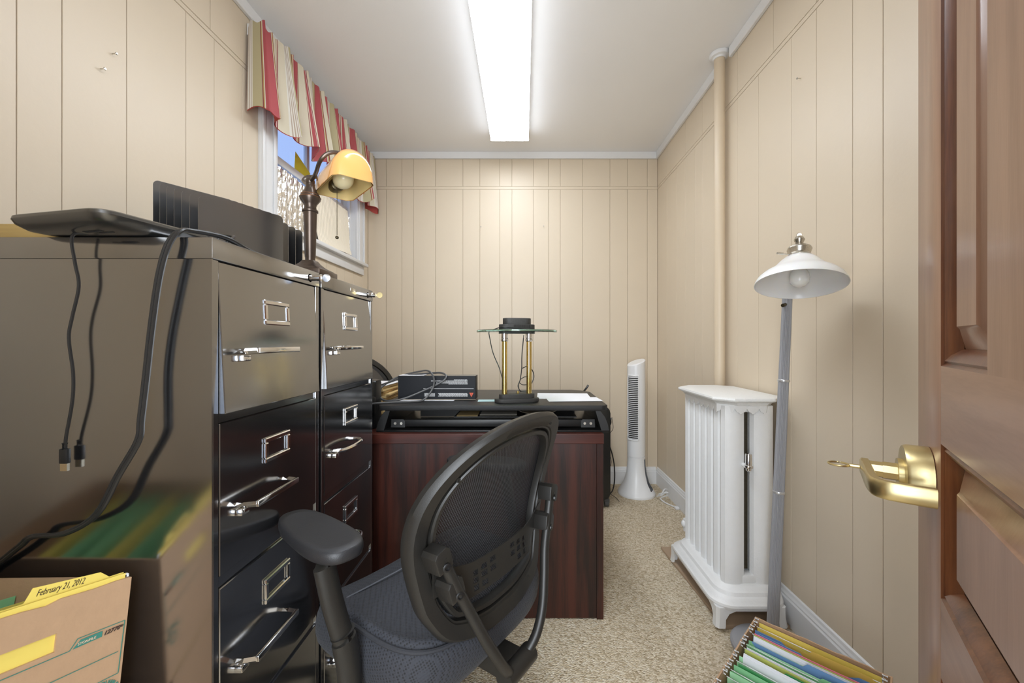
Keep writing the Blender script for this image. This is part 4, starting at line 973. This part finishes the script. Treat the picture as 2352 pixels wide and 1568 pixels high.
# radiator
RX0, RX1 = .800, 1.010
bm = B(); prism(bm, [(.745, 2.165), (1.045, 2.165), (1.045, 1.562), (.788, 1.562)], 0, .014, bev=.002); solo('hearth_board', bm, M_board, 'tan painted board lying under the white radiator', 'board')
t = thing('radiator', 'white painted cast iron radiator with scalloped top against the right wall', 'radiator', (.905, 1.80, .0145))
def chamf(x0, x1, y0, y1, c): return [(x0 + c, y0), (x1 - c, y0), (x1, y0 + c), (x1, y1 - c), (x1 - c, y1), (x0 + c, y1), (x0, y1 - c), (x0, y0 + c)]
for k in range(7):
    yc = 1.628 + k * .0595
    bm = B()
    def col_pts(xc):
        pts = []
        for a, r_ in [(0, .043), (25, .040), (40, .032), (62, .0285), (90, .0275), (118, .0285), (140, .032), (155, .040), (180, .043), (205, .040), (220, .032), (242, .0285), (270, .0275), (298, .0285), (320, .032), (335, .040)]:
            pts.append((xc + r_ * math.cos(R(a)) * 1.06, yc + min(.0287, max(-.0287, r_ * math.sin(R(a)) * 1.15))))
        return pts
    for xc in (.851, .968): prism(bm, col_pts(xc), .150, .868)
    box(bm, .852, .967, yc - .022, yc + .022, .150, .185, .006); box(bm, .852, .967, yc - .022, yc + .022, .842, .868, .006)
    part('section', bm, M_radiator, t, world=True, ang=25)
bm = B(); box(bm, .897, .925, 1.645, 1.99, .19, .84); part('inner_core', bm, M_rust, t, world=True)
# stepped plinth
bm = B(); rings = []
for e_, zz in ((.058, .085), (.062, .098), (.060, .106), (.050, .113), (.047, .118), (.034, .126), (.028, .138), (.018, .143), (.012, .149), (.006, .152), (-.02, .152)):
    rings.append([bm.verts.new((x, y, zz)) for x, y in rrect(RX0 - e_ + .004, RX1 + min(e_, .030) - .002, 1.596 - e_, 1.990 + e_, .055 + e_ * .4, 6)])
for k in range(len(rings) - 1):
    n = len(rings[0])
    for i in range(n): bm.faces.new((rings[k][i], rings[k][(i + 1) % n], rings[k + 1][(i + 1) % n], rings[k + 1][i]))
bm.faces.new(rings[0][::-1]); bm.faces.new(rings[-1]); part('plinth', bm, M_radiator, t, world=True, ang=28)
for sx_, sy_, cx, cy in ((-1, -1, .752, 1.548), (1, -1, 1.026, 1.548), (-1, 1, .752, 2.040), (1, 1, 1.026, 2.040)):
    # claw leg: two curved wings meeting at the corner
    bm = B(); rings = []
    for zz, w_, o2 in ((.0145, .030, .004), (.022, .032, .003), (.045, .034, .0), (.068, .048, .0), (.085, .090, .0), (.092, .092, .0)):
        a0 = -o2; t_ = .012
        pts = [(a0, a0), (w_, a0), (w_, a0 + t_), (a0 + t_ + .008, a0 + t_), (a0 + t_, a0 + t_ + .008), (a0 + t_, w_), (a0, w_)]
        pts = [(a0 + .010, a0)] + pts[1:-1] + [(a0, w_), (a0, a0 + .010)]
        rings.append([bm.verts.new((cx - sx_ * a, cy - sy_ * b_, zz)) for a, b_ in pts])
    for k in range(len(rings) - 1):
        n = len(rings[0])
        for i in range(n): bm.faces.new((rings[k][i], rings[k][(i + 1) % n], rings[k + 1][(i + 1) % n], rings[k + 1][i]))
    bm.faces.new(rings[0][::-1]); bm.faces.new(rings[-1]); part('leg', bm, M_radiator, t, world=True, ang=30)
bm = B(); rings = []
for e_, zz in ((-.030, .868), (-.012, .872), (-.004, .884), (.010, .890), (.012, .896), (.010, .903), (.0, .907)):
    rings.append([bm.verts.new((x, y, zz)) for x, y in chamf(.778 - e_, 1.036 + min(e_, .012), 1.570 - e_, 2.025 + e_, .060)])
for k in range(len(rings) - 1):
    n = 8
    for i in range(n): bm.faces.new((rings[k][i], rings[k][(i + 1) % n], rings[k + 1][(i + 1) % n], rings[k + 1][i]))
bm.faces.new(rings[0][::-1]); bm.faces.new(rings[-1]); part('top_plate', bm, M_radtop, t, world=True, ang=30)
# scalloped lace apron under the top
bm = B(); loop = [Vector((x, y, 0)) for x, y in chamf(.792, 1.020, 1.586, 2.010, .050)]
seg_len = [(loop[(i + 1) % 8] - loop[i]).length for i in range(8)]; tot = sum(seg_len); n = 416; top = []; bot = []; acc = 0
def along(d):
    i = 0
    while d > seg_len[i] and i < 7: d -= seg_len[i]; i += 1
    return loop[i].lerp(loop[(i + 1) % 8], d / seg_len[i])
for i in range(n):
    p = along(tot * i / n); ph = (i / n * 24) % 1
    dz = .018 + .019 * abs(math.sin(math.pi * ph)) + .004 * (abs(math.sin(3 * math.pi * ph)))
    top.append(bm.verts.new((p.x, p.y, .886))); q_ = p + (p - Vector((.906, 1.805, 0))) * -.022; bot.append(bm.verts.new((q_.x, q_.y, .878 - dz)))
fs = [bm.faces.new((top[i], top[(i + 1) % n], bot[(i + 1) % n], bot[i])) for i in range(n)]
solid(bm, geom=fs, thickness=.005); part('scalloped_apron', bm, M_radiator, t, world=True)
bm = B(); cyl(bm, (.885, 1.606, .632), (.885, 1.590, .632), .008, seg=12); cyl(bm, (.885, 1.590, .630), (.893, 1.588, .630), .006, seg=10); part('valve_nipple', bm, M_radiator, t, world=True)
bm = B(); lathe(bm, [(.006, -.020), (.010, -.016), (.010, -.008), (.0155, -.006), (.0165, 0), (.0155, .004), (.013, .006), (.013, .044), (.011, .050), (.004, .052)], (.893, 1.582, .632), 24); part('air_vent', bm, M_chrome, t, world=True, label='chrome air vent')
bm = B(); cyl(bm, (.845, 2.062, .150), (.845, 2.062, .21), .018, seg=16); bmesh.ops.create_icosphere(bm, subdivisions=2, radius=.022, matrix=Matrix.Translation((.838, 2.064, .185))); part('supply_valve', bm, M_radiator, t, world=True)

# tower fan
t = thing('tower_fan', 'white tower fan standing in the back right corner', 'fan', (.838, 2.965, 0), R(22))
bm = B(); prof = [(.0, .135), (.010, .137), (.018, .134), (.04, .118), (.09, .090), (.15, .074), (.21, .066), (.262, .064), (.280, .0655)]
rings = [[bm.verts.new((r_ * 1.0 * math.cos(2 * math.pi * i / 48), r_ * 1.0 * math.sin(2 * math.pi * i / 48), zz)) for i in range(48)] for zz, r_ in prof]
for k in range(len(rings) - 1):
    for i in range(48):
        a = 360 * (i + .5) / 48
        if 292 < a < 322 and 3 <= k <= 6: continue
        bm.faces.new((rings[k][i], rings[k][(i + 1) % 48], rings[k + 1][(i + 1) % 48], rings[k + 1][i]))
bm.faces.new(rings[0][::-1]); bm.faces.new(rings[-1]); part('flared_base', bm, M_fan, t)
bm = B(); cyl(bm, (0, 0, .03), (0, 0, .26), .05, seg=20); part('inner_column', bm, mat('grey_inside', (.25, .24, .22), .6), t)
bm = B(); rings = []; fr = [(.0655, .281), (.0655, .290), (.0665, .32), (.0665, .93)]
for r_, zz in fr: rings.append([bm.verts.new((r_ * math.cos(2 * math.pi * i / 48), r_ * .95 * math.sin(2 * math.pi * i / 48), zz)) for i in range(48)])
rings.append([bm.verts.new((.0665 * math.cos(2 * math.pi * i / 48), .0665 * .95 * math.sin(2 * math.pi * i / 48), .972 + .024 * math.cos(2 * math.pi * i / 48))) for i in range(48)])
rings.append([bm.verts.new((.060 * math.cos(2 * math.pi * i / 48), .060 * .95 * math.sin(2 * math.pi * i / 48), .978 + .022 * math.cos(2 * math.pi * i / 48))) for i in range(48)])
for k in range(len(rings) - 1):
    for i in range(48): bm.faces.new((rings[k][i], rings[k][(i + 1) % 48], rings[k + 1][(i + 1) % 48], rings[k + 1][i]))
bm.faces.new(rings[0][::-1]); bm.faces.new(rings[-1]); fb = part('tower', bm, M_fan, t)
bm = B()
gA0, gA1 = 175, 245
def gp(a, zz, r_): return (r_ * math.cos(R(a)), r_ * .95 * math.sin(R(a)), zz)
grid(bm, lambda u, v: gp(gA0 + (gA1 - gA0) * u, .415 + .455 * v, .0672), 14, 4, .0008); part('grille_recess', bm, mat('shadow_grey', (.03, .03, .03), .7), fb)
for k in range(33):
    zz = .418 + k * .0140; bm = B(); tube(bm, [gp(gA0 + (gA1 - gA0) * u / 8, zz, .0692) for u in range(9)], .0026, 5, 0); part('grille_slat', bm, M_fan, fb)
bm = B(); fr_ = [gp(gA0 + (gA1 - gA0) * u / 8, .408, .069) for u in range(9)] + [gp(gA1 + 2, .43 + .43 * u / 8, .069) for u in range(9)] + [gp(gA1 - (gA1 - gA0) * u / 8, .880, .069) for u in range(9)] + [gp(gA0 - 2, .86 - .43 * u / 8, .069) for u in range(9)]
tube(bm, fr_, .004, 6, 0, True); part('grille_frame', bm, M_fan, fb)
for k in range(18):
    zz = .50 + k * .02; bm = B(); tube(bm, [gp(345 + 40 * u / 6 - 10, zz, .0672) for u in range(7)], .002, 5, 0); part('rear_rib', bm, M_fan, fb)
bm = B(); q = [(.955, 2.87, .012), (.965, 2.80, .05), (.99, 2.80, .09), (1.02, 2.83, .07), (.98, 2.84, .03), (.96, 2.82, .05), (1.00, 2.78, .075), (1.015, 2.80, .05), (.97, 2.82, .02), (.985, 2.78, .006), (1.01, 2.73, .006), (1.03, 2.70, .006)]
tube(bm, [(a, b_ + .0, max(c, .006)) for a, b_, c in q], .0042, 8, 6); box(bm, 1.018, 1.045, 2.665, 2.70, .001, .016, .003); solo('power_cord', bm, M_whitecord, 'white bundled power cord on the carpet beside the tower fan', 'cord')

# floor lamp leaning towards the camera
LB = Vector((.886, 1.425, .0)); LT = Vector((.953, 1.440, 1.285)); la = (LT - LB).normalized()
t = thing('floor_lamp', 'grey ribbed floor lamp with white glass shade in front of the radiator', 'floor lamp', tuple(LB))
def LP(h): return LB + la * h
bm = B(); lathe(bm, [(.128, .012), (.132, .016), (.132, .026), (.126, .032), (.10, .036), (.03, .044), (.02, .06), (.02, .07)], LB, 48, la); part('base', bm, M_pole, t, world=True)
def ribbed(bm, h0, h1, r0, r1):
    p0, p1 = LP(h0), LP(h1); a_, b_, d_ = frame_axes(la); n = 72
    R0 = [bm.verts.new(p0 + (a_ * math.cos(2 * math.pi * i / n) + b_ * math.sin(2 * math.pi * i / n)) * (r0 - (.0016 if i % 3 == 0 else 0))) for i in range(n)]
    R1 = [bm.verts.new(p1 + (a_ * math.cos(2 * math.pi * i / n) + b_ * math.sin(2 * math.pi * i / n)) * (r1 - (.0016 if i % 3 == 0 else 0))) for i in range(n)]
    for i in range(n): bm.faces.new((R0[i], R0[(i + 1) % n], R1[(i + 1) % n], R1[i]))
    bm.faces.new(R0[::-1]); bm.faces.new(R1)
for h0, h1, r0, r1 in ((.05, .585, .0195, .0182), (.590, .985, .0182, .0168), (.990, 1.330, .0168, .0158)):
    bm = B(); ribbed(bm, h0, h1, r0, r1); part('pole_section', bm, M_pole, t, world=True, ang=20)
for h in (.585, .985):
    bm = B(); lathe(bm, [(.0185, -.002), (.0195, 0), (.0195, .005), (.0185, .007)], LP(h), 28, la); part('pole_ring', bm, mat('pale_ring_metal', (.62, .62, .62), .3, .6), t, world=True)
SCX = Vector((.902, 1.303, 1.404))      # shade top centre
sa = Vector((.15, .22, 1)).normalized()
bm = B(); tube(bm, [LP(1.325), LP(1.36) + Vector((.006, .012, 0)), Vector((.982, 1.452, 1.42)), Vector((.975, 1.41, 1.468)), Vector((.935, 1.355, 1.488)), SCX + sa * .078], .007, 10, 5); part('goose_arm', bm, M_nickel, t, world=True)
bm = B(); lathe(bm, [(r_ * .84, h_ * .9) for r_, h_ in [(.006, .082), (.014, .078), (.0185, .068), (.014, .058), (.010, .054), (.016, .050), (.026, .044), (.040, .034), (.042, .028), (.038, .018), (.036, .010), (.041, .002), (.037, -.003)]], SCX, 32, sa); part('socket_cup', bm, M_nickel, t, world=True)
bm = B(); cyl(bm, SCX + Vector((-.030, -.01, .005)), SCX + Vector((-.066, -.02, .006)), .002, seg=8); cyl(bm, SCX + Vector((-.066, -.02, .006)), SCX + Vector((-.088, -.024, .0065)), .0035, seg=8); part('turn_key', bm, M_nickel, t, world=True)
prof = [(.036, .0), (.050, -.006), (.066, -.020), (.082, -.038), (.100, -.053), (.122, -.066), (.140, -.082), (.149, -.098), (.151, -.106)]
SH = lambda q: [(r_ * .845, h_ * .93) for r_, h_ in q]
bm = B(); lathe(bm, SH(prof + [(.1485, -.106), (.146, -.097), (.137, -.083), (.120, -.069), (.098, -.057), (.080, -.042), (.064, -.024), (.048, -.010), (.034, -.004)]), SCX, 56, sa, caps=False); part('glass_shade', bm, M_opal, t, world=True, ang=60)
bm = B(); lathe(bm, SH([(.013, -.005), (.014, -.03), (.022, -.048), (.031, -.064), (.0335, -.080), (.031, -.096), (.020, -.108), (.007, -.1125), (.006, -.1125)]), SCX, 28, sa); bl = part('bulb', bm, M_bulb, t, world=True)
bm = B(); cyl(bm, LP(1.262) + Vector((-.012, -.008, 0)), LP(1.262) + Vector((-.026, -.016, -.004)), .0065, seg=12); part('switch_knob', bm, M_darkbrass, t, world=True)

# mobile pedestal behind the desk, its cords, spare plug
t = thing('rolling_cart', 'black plastic rolling cart behind the right end of the desk', 'cart', (.391, 2.84, 0))
bm = B(); prism(bm, rrect(-.195, .195, .055, .690, .045, 6), -.15, .15, lambda a, b_, h: (a, h, b_), bev=.008); part('cart_body', bm, mat('worn_black_plastic', (.016, .016, .015), .32), t)
for sx_ in (-1, 1):
    for sy_ in (-1, 1):
        bm = B(); cyl(bm, (sx_ * .172 - .010, sy_ * .11, .024), (sx_ * .172 + .018, sy_ * .11, .024), .0238, seg=18); box(bm, sx_ * .172 - .014, sx_ * .172 + .022, sy_ * .11 - .02, sy_ * .11 + .02, .03, .056, .004); part('caster', bm, M_wheel, t)
def cord(name, pts, r, m_, label):
    bm = B(); tube(bm, pts, r, 6, 6); return solo(name, bm, m_, label, 'cord')
cord('cord', [(.597, 2.72, .60), (.612, 2.80, .585), (.622, 2.85, .54), (.607, 2.90, .50), (.610, 2.95, .46), (.625, 3.0, .40), (.665, 3.03, .30), (.685, 3.02, .20), (.680, 2.98, .10), (.655, 2.94, .03), (.61, 2.90, .006), (.58, 2.90, .006)], .0045, M_cord, 'thick black cord hanging beside the rolling cart down to the carpet')
cord('cord', [(.615, 2.78, .60), (.632, 2.84, .56), (.640, 2.86, .50), (.612, 2.90, .44), (.632, 2.93, .40), (.622, 2.95, .35), (.645, 2.98, .28), (.655, 2.98, .22), (.630, 2.98, .15), (.638, 2.98, .10), (.620, 2.93, .03), (.665, 2.86, .005), (.672, 2.80, .005)], .0018, M_cord, 'thin dark wire curling beside the thick cord at the rolling cart')
cord('cord', [(.28, 2.24, .7605), (.30, 2.245, .80), (.335, 2.24, .845), (.352, 2.235, .868), (.362, 2.235, .884)], .0055, M_cord, 'black cord end sticking up behind the desk converter')

# ---------------------------------------------------------------- file boxes
def file_box(name, label, O, e1, e2, w1, w2, h, z0, th=.004, jag=0, front_hole=False, tiltz=None):
    """open carton: corner O, edges e1*w1 and e2*w2"""
    t = thing(name, label, 'box', (O.x, O.y, z0)); e1 = Vector(e1); e2 = Vector(e2)
    rnd = random.Random(11)
    def wall(o, d, n_, L_, mm, nm):
        bm = B(); n = 14
        def f(u, v): return tuple(o + d * (L_ * u) + Vector((0, 0, h * v - (jag * rnd.uniform(0, 1) if v == 1 else 0))))
        V = grid(bm, f, n, 4, 0)
        geo = list(bm.faces); bmesh.ops.recalc_face_normals(bm, faces=geo); solid(bm, geom=geo, thickness=th); part(nm, bm, mm, t, world=True)
    Oz = Vector((O.x, O.y, z0))
    wall(Oz, e1, e2, w1, M_cardboard, 'side_wall'); wall(Oz + e2 * w2, e1, -e2, w1, M_cardboard, 'side_wall')
    wall(Oz, e2, e1, w2, M_cardboard, 'side_wall'); wall(Oz + e1 * w1, e2, -e1, w2, M_cardboard, 'side_wall')
    bm = B(); vs = [Oz, Oz + e1 * w1, Oz + e1 * w1 + e2 * w2, Oz + e2 * w2]; bm.faces.new([bm.verts.new(v) for v in vs]); solid(bm, geom=list(bm.faces), thickness=.003); part('box_floor', bm, M_cardin, t, world=True)
    return t
A = Vector((.709, 1.219, 0)); e1 = Vector((.70, -.714, 0)); e2 = Vector((-.714, -.70, 0))
fb = file_box('file_box', 'worn cardboard box of coloured hanging folders on the carpet by the lamp', A, e1, e2, .305, .385, .287, .001, .004, .004)
def folder_sheet(bm, dist, z0, z1, lean=0, s0=.014, s1=.291, tab=None, bow=0, th=.0006):
    o = A + e2 * dist
    def f(u, v):
        s = s0 + (s1 - s0) * u; zz = z0 + (z1 - z0) * v
        if v == 1 and tab and tab[0] <= u <= tab[1]: zz += tab[2]
        return tuple(o + e1 * s + e2 * (.026 + (lean - .026) * v + bow * math.sin(math.pi * u) * v) + Vector((0, 0, zz)))
    grid(bm, f, 24, 5, th)
def hooks(bm, dist, z):
    o = A + e2 * dist
    for s in (.003, .290):
        p = o + e1 * s + Vector((0, 0, z)); tube(bm, [p, p + e1 * .011], .0022, 6, 0)
        tube(bm, [p + e1 * .002, p + e1 * .002 + Vector((0, 0, -.008)), p + e1 * .007 + Vector((0, 0, -.009))], .0016, 5, 0)
e2 = e2.normalized()
spec = [  # distance, kind, material, tab, label
    (.016, 'h', M_yellow, None, 'bright yellow hanging folder at the far side of the box by the lamp'),
    (.046, 'f', M_orange, (.48, .99, .012), 'ochre file folder with a long right tab in front of the bright yellow one'),
    (.058, 'h', M_blue, None, 'blue hanging folder behind the blue file folder with the left tab'),
    (.074, 'f', M_blue, (.02, .42, .010), 'blue file folder with left tab behind the pink one'),
    (.083, 'f', M_pink, None, 'pink file folder between the blue ones'),
    (.090, 'f', M_lime, None, 'lime file folder just in front of the pink one'),
    (.095, 'p', M_paper, None, 'white sheets between the lime folder and the right-tabbed blue one'),
    (.106, 'f', M_blue, (.50, .95, .012), 'blue file folder with right tab behind the big green folder'),
    (.116, 'h', M_green, (.60, .99, .012), 'green hanging folder with a right tab nearest the blue folders'),
    (.134, 'h', M_lightgreen, None, 'light green hanging folder in front of the tabbed green one'),
    (.156, 'p', M_paper, None, 'thick white papers in the middle of the folder box'),
    (.166, 'f', M_lime, None, 'lime file folder among the white papers in the middle'),
    (.176, 'f', M_darkgreen, (.35, .75, .010), 'dark green file folder with a middle tab in front of the white papers'),
    (.184, 'p', M_paper, None, 'white papers between the dark green tabbed folder and the pale green one'),
    (.196, 'h', M_lightgreen, None, 'pale green hanging folder in the nearer half of the box'),
    (.218, 'f', M_darkgreen, None, 'dark green untabbed folder half sunk behind the near green folder'),
    (.238, 'h', M_green, (.40, .62, .008), 'mid green hanging folder with a small middle tab near the front'),
    (.268, 'h', M_lightgreen, None, 'light green hanging folder just behind the red one'),
    (.312, 'f', M_red, (.05, .45, .014), 'red file folder with rounded tab near the front of the box'),
    (.326, 'h', M_red, None, 'dark red hanging folder in front of the red file folder'),
    (.352, 'h', M_green, None, 'green hanging folder nearest the camera in the box')]
for dist, kd, mm, tab, lab in spec:
    bm = B()
    if kd == 'h':
        t = thing('hanging_folder', lab, 'folder', tuple(A + e2 * dist + e1 * .15 + Vector((0, 0, .02))))
        folder_sheet(bm, dist, .02, .280, -.004, tab=None); folder_sheet(bm, dist + .0045, .02, .276, .010, tab=tab, bow=.004); part('folder_leaf', bm, mm, t, world=True)
        bm = B(); hooks(bm, dist, .2905); hooks(bm, dist + .014, .288); part('hook', bm, M_whitecord, t, world=True)
        bm = B(); o = A + e2 * (dist + .0145); tube(bm, [o + e1 * .012 + Vector((0, 0, .2765)), o + e1 * .15 + e2 * .004 + Vector((0, 0, .2765)), o + e1 * .292 + Vector((0, 0, .2765))], .0012, 5, 4); part('top_rail', bm, M_whitecord, t, world=True)
    elif kd == 'f':
        folder_sheet(bm, dist, .022, .292 if mm in (M_pink, M_lime) else .281, .006, .022, .284, tab, .003); solo('file_folder', bm, mm, lab, 'folder')
    else:
        for k in range(3): folder_sheet(bm, dist + .0022 * k, .022, .291 - .003 * k, .005, .024, .280, None, .003, .0008)
        solo('paper_sheaf', bm, mm, lab, 'paper')

# left box, leaning against the cabinet side
Rc = Vector((-.690, .701, .7125)); d1 = Vector((-.29, -.945, .152)).normalized(); up = Vector((-.045, -.145, 1)); up = (up - d1 * up.dot(d1)).normalized(); fn = d1.cross(up).normalized()
if fn.x < 0: fn = -fn
dv = Vector((-1, -.02, 0)).normalized()
W1, W2, HH = .31, .36, .26
t = thing('file_box', 'brown cardboard file box with a green printed label beside the nearer cabinet', 'box', tuple(Rc - up * HH))
def lf(a, b_, n_=0): return tuple(Rc + d1 * (a - .06 * b_) - up * b_ + fn * n_)     # a along the face from the right corner, b down
# face with a hand hole
WALL_N = -.0042
bm = B(); xs = [0, .02, .05, .0895, .105, .13, .16, .178, .20, .25, W1]; zs = [0, .025, .048, .062, .0755, .10, .15, .20, HH]; V = {}
fs = []
def fv(i, j):
    if (i, j) not in V: V[(i, j)] = bm.verts.new(lf(xs[i], zs[j] + (.0022 * math.sin(xs[i] * 190) if j == 0 else 0), WALL_N))
    return V[(i, j)]
for i in range(len(xs) - 1):
    for j in range(len(zs) - 1):
        if .0895 <= xs[i] and xs[i + 1] <= .178 and .048 <= zs[j] and zs[j + 1] <= .0755: continue
        fs.append(bm.faces.new((fv(i, j), fv(i + 1, j), fv(i + 1, j + 1), fv(i, j + 1))))
solid(bm, geom=fs, thickness=.004); part('front_wall', bm, M_cardboard, t, world=True, smooth=False)
def lwall(o, d, L_, nm, drop=0):
    bm = B(); grid(bm, lambda u, v: tuple(Vector(o) + d * (L_ * u) - up * (HH * v)), 8, 4); geo = list(bm.faces); solid(bm, geom=geo, thickness=.004); part(nm, bm, M_cardboard, t, world=True)
lwall(Rc + fn * -.004, dv, W2, 'side_wall'); lwall(Rc + d1 * W1 + fn * -.004, dv, W2, 'side_wall'); lwall(Rc + dv * W2, d1, W1, 'back_wall')
bm = B(); bm.faces.new([bm.verts.new(v) for v in (Rc - up * HH, Rc + d1 * W1 - up * HH, Rc + d1 * W1 + dv * W2 - up * HH, Rc + dv * W2 - up * HH)]); solid(bm, geom=list(bm.faces), thickness=.003); part('box_floor', bm, M_cardin, t, world=True)
def lbar(bm, a0, b0, a1, b1, w_=.0011):
    p, q_ = Vector((a0, b0)), Vector((a1, b1)); d_ = (q_ - p).normalized(); n_ = Vector((-d_.y, d_.x)) * w_ / 2
    vs = [lf(*(p - n_), .0008), lf(*(q_ - n_), .0008), lf(*(q_ + n_), .0008), lf(*(p + n_), .0008)]; bm.faces.new([bm.verts.new(v) for v in vs])
Lp = [(.004, .070), (.0645, .0688), (.0727, .0829), (.28, .0829)]
bm = B()
for p, q_ in zip(Lp[:-1], Lp[1:]): lbar(bm, *p, *q_)
lbar(bm, .004, .070, .0055, .1545); lbar(bm, .009, .118, .28, .118); lbar(bm, .0055, .1545, .045, .1545); solid(bm, geom=list(bm.faces), thickness=.0003); part('printed_lines', bm, M_greenink, t, world=True)
bm = B(); bm.faces.new([bm.verts.new(lf(a, b_, .0008)) for a, b_ in ((.0335, .0725), (.0605, .0722), (.0692, .0825), (.0335, .0815))]); solid(bm, geom=list(bm.faces), thickness=.0003)
tagp = part('printed_tag', bm, M_greenink, t, world=True)
fu = -d1
bm = text_bm('STOR/FILE', .0050, basis(lf(.0640, .0793, .0014), fu, up), offset=.0001); part('tag_lettering', bm, M_creamink, tagp, world=True)
bm = text_bm('12770', .0088, basis(lf(.0322, .0808, .0010), fu, up), shear=.25, offset=.0002); part('number_lettering', bm, M_ink, t, world=True)
bm = text_bm('®', .005, basis(lf(.0092, .0785, .0010), fu, up)); part('trademark_print', bm, M_ink, t, world=True)
# round emblem at the bottom of the print: arched words
for i, ch_ in enumerate('STRENGTH SERIES'):
    a = R(152 - i * 9.0); c = (.026, .182); p = lf(c[0] - .020 * math.cos(a), c[1] - .020 * math.sin(a), .001)
    tx = (fu * math.sin(a) - up * math.cos(a)); ty = (fu * math.cos(a) + up * math.sin(a))
    if ch_ != ' ': bm = text_bm(ch_, .0068, basis(p, tx, ty), offset=.0002); part('emblem_letter', bm, M_greenink, t, world=True)
bm = B(); lathe(bm, [(.012, 0), (.012, .0003), (.009, .0003), (.009, 0)], lf(.026, .182, .0008), 24, fn, caps=False); part('emblem_ring', bm, M_greenink, t, world=True)
# folders in the left box
def lfold(dist, mm, name, label, tab=None, h=.012, low=0):
    bm = B(); a0 = .006; n = 44
    def f(u, v):
        a = a0 + (W1 - .02) * u; top = h - low
        if tab:
            for t0, t1, th_ in tab:
                e_ = min(max((a - t0) / .012, 0), 1) * min(max((t1 - a) / .005, 0), 1); top += (th_ + (.008 * (a - .026) / .092 if th_ == .0105 else 0)) * e_
        b_ = (HH - .02) * (1 - v) - top * v
        return tuple(Rc + d1 * a - up * b_ + dv * dist)
    grid(bm, f, n, 4, .0007); return solo(name, bm, mm, label, 'folder')
hf = lfold(.009, M_yellow, 'file_folder', 'yellow file folder with a dated handwritten tab in the left box', [(.026, .124, .0105), (.150, .30, .011)], .0105)
lfold(.005, M_yellow, 'hanging_folder', 'yellow hanging folder at the very front of the left box', None, .009)
lfold(.020, M_green, 'file_folder', 'green file folder just behind the dated yellow one', [(.12, .30, .004)], .002)
for k in range(6):
    lfold(.05 + .045 * k, M_green if k % 3 != 2 else M_yellow, 'hanging_folder', ['green', 'green', 'yellow'][k % 3] + ' hanging folder at ' + ['second', 'third', 'fourth', 'fifth', 'sixth', 'last'][k] + ' place behind the dated folder', None, .004, .03)
bm = text_bm('February 21, 2012', .0134, Matrix(), shear=.3, offset=-.0002); wx = max(v.co.x for v in bm.verts); bmesh.ops.transform(bm, matrix=basis(tuple(Rc + d1 * .1135 + up * .0155 + dv * .009 + fn * .0012), fu - up * .055, up) @ Matrix.Diagonal((.055 / wx, 1, 1, 1)), verts=bm.verts); bmesh.ops.transform(bm, matrix=WM[hf].inverted(), verts=bm.verts); part('handwriting', bm, M_ink, hf)
bm = B(); p = Rc + d1 * .003 + up * .0065 + dv * .006; tube(bm, [p + d1 * .014, p, p - d1 * .002 - up * .005], .0017, 6, 3); solo('folder_hook', bm, M_whitecord, 'white plastic rail end of the yellow hanging folder in the left box', 'hook')
# the crushed carton that carries it (below the frame)
bm = B(); bt = [Rc - up * (HH + .0045), Rc + d1 * W1 - up * (HH + .0045), Rc + d1 * W1 + dv * W2 - up * (HH + .0045), Rc + dv * W2 - up * (HH + .0045)]
lo = [bm.verts.new((v.x, v.y, 0)) for v in bt]; hi = [bm.verts.new(v) for v in bt]
bm.faces.new(lo[::-1]); bm.faces.new(hi)
for i in range(4): bm.faces.new((lo[i], lo[(i + 1) % 4], hi[(i + 1) % 4], hi[i]))
solo('carton', bm, M_cardboard, 'tall cardboard carton standing under the printed file box', 'box', smooth=False)

# nails in the walls
def nail(p, n_, label):
    bm = B(); p = Vector(p); n_ = Vector(n_); cyl(bm, p - n_ * .004, p + n_ * .012, .0016, seg=8); lathe(bm, [(.0035, .0115), (.0042, .013), (.003, .0145)], p, 10, n_); solo('nail', bm, M_nickel, label, 'nail')
nail(P(258, 121, 1.24 * 914.67 / 945), (1, 0, 0), 'steel nail high in the left wall above the file sorter')
nail(P(231, 156, 1.24 * 914.67 / 972), (1, 0, 0), 'smaller nail stub below the steel nail in the left wall')
nail((-.34, YB, 2.04), (0, -1, 0), 'left nail of the pair in the back wall')
nail((.157, YB, 2.045), (0, -1, 0), 'right nail of the pair in the back wall')
nail((XR, 1.533, 2.14), (-1, 0, 0), 'nail high in the right wall above the floor lamp')
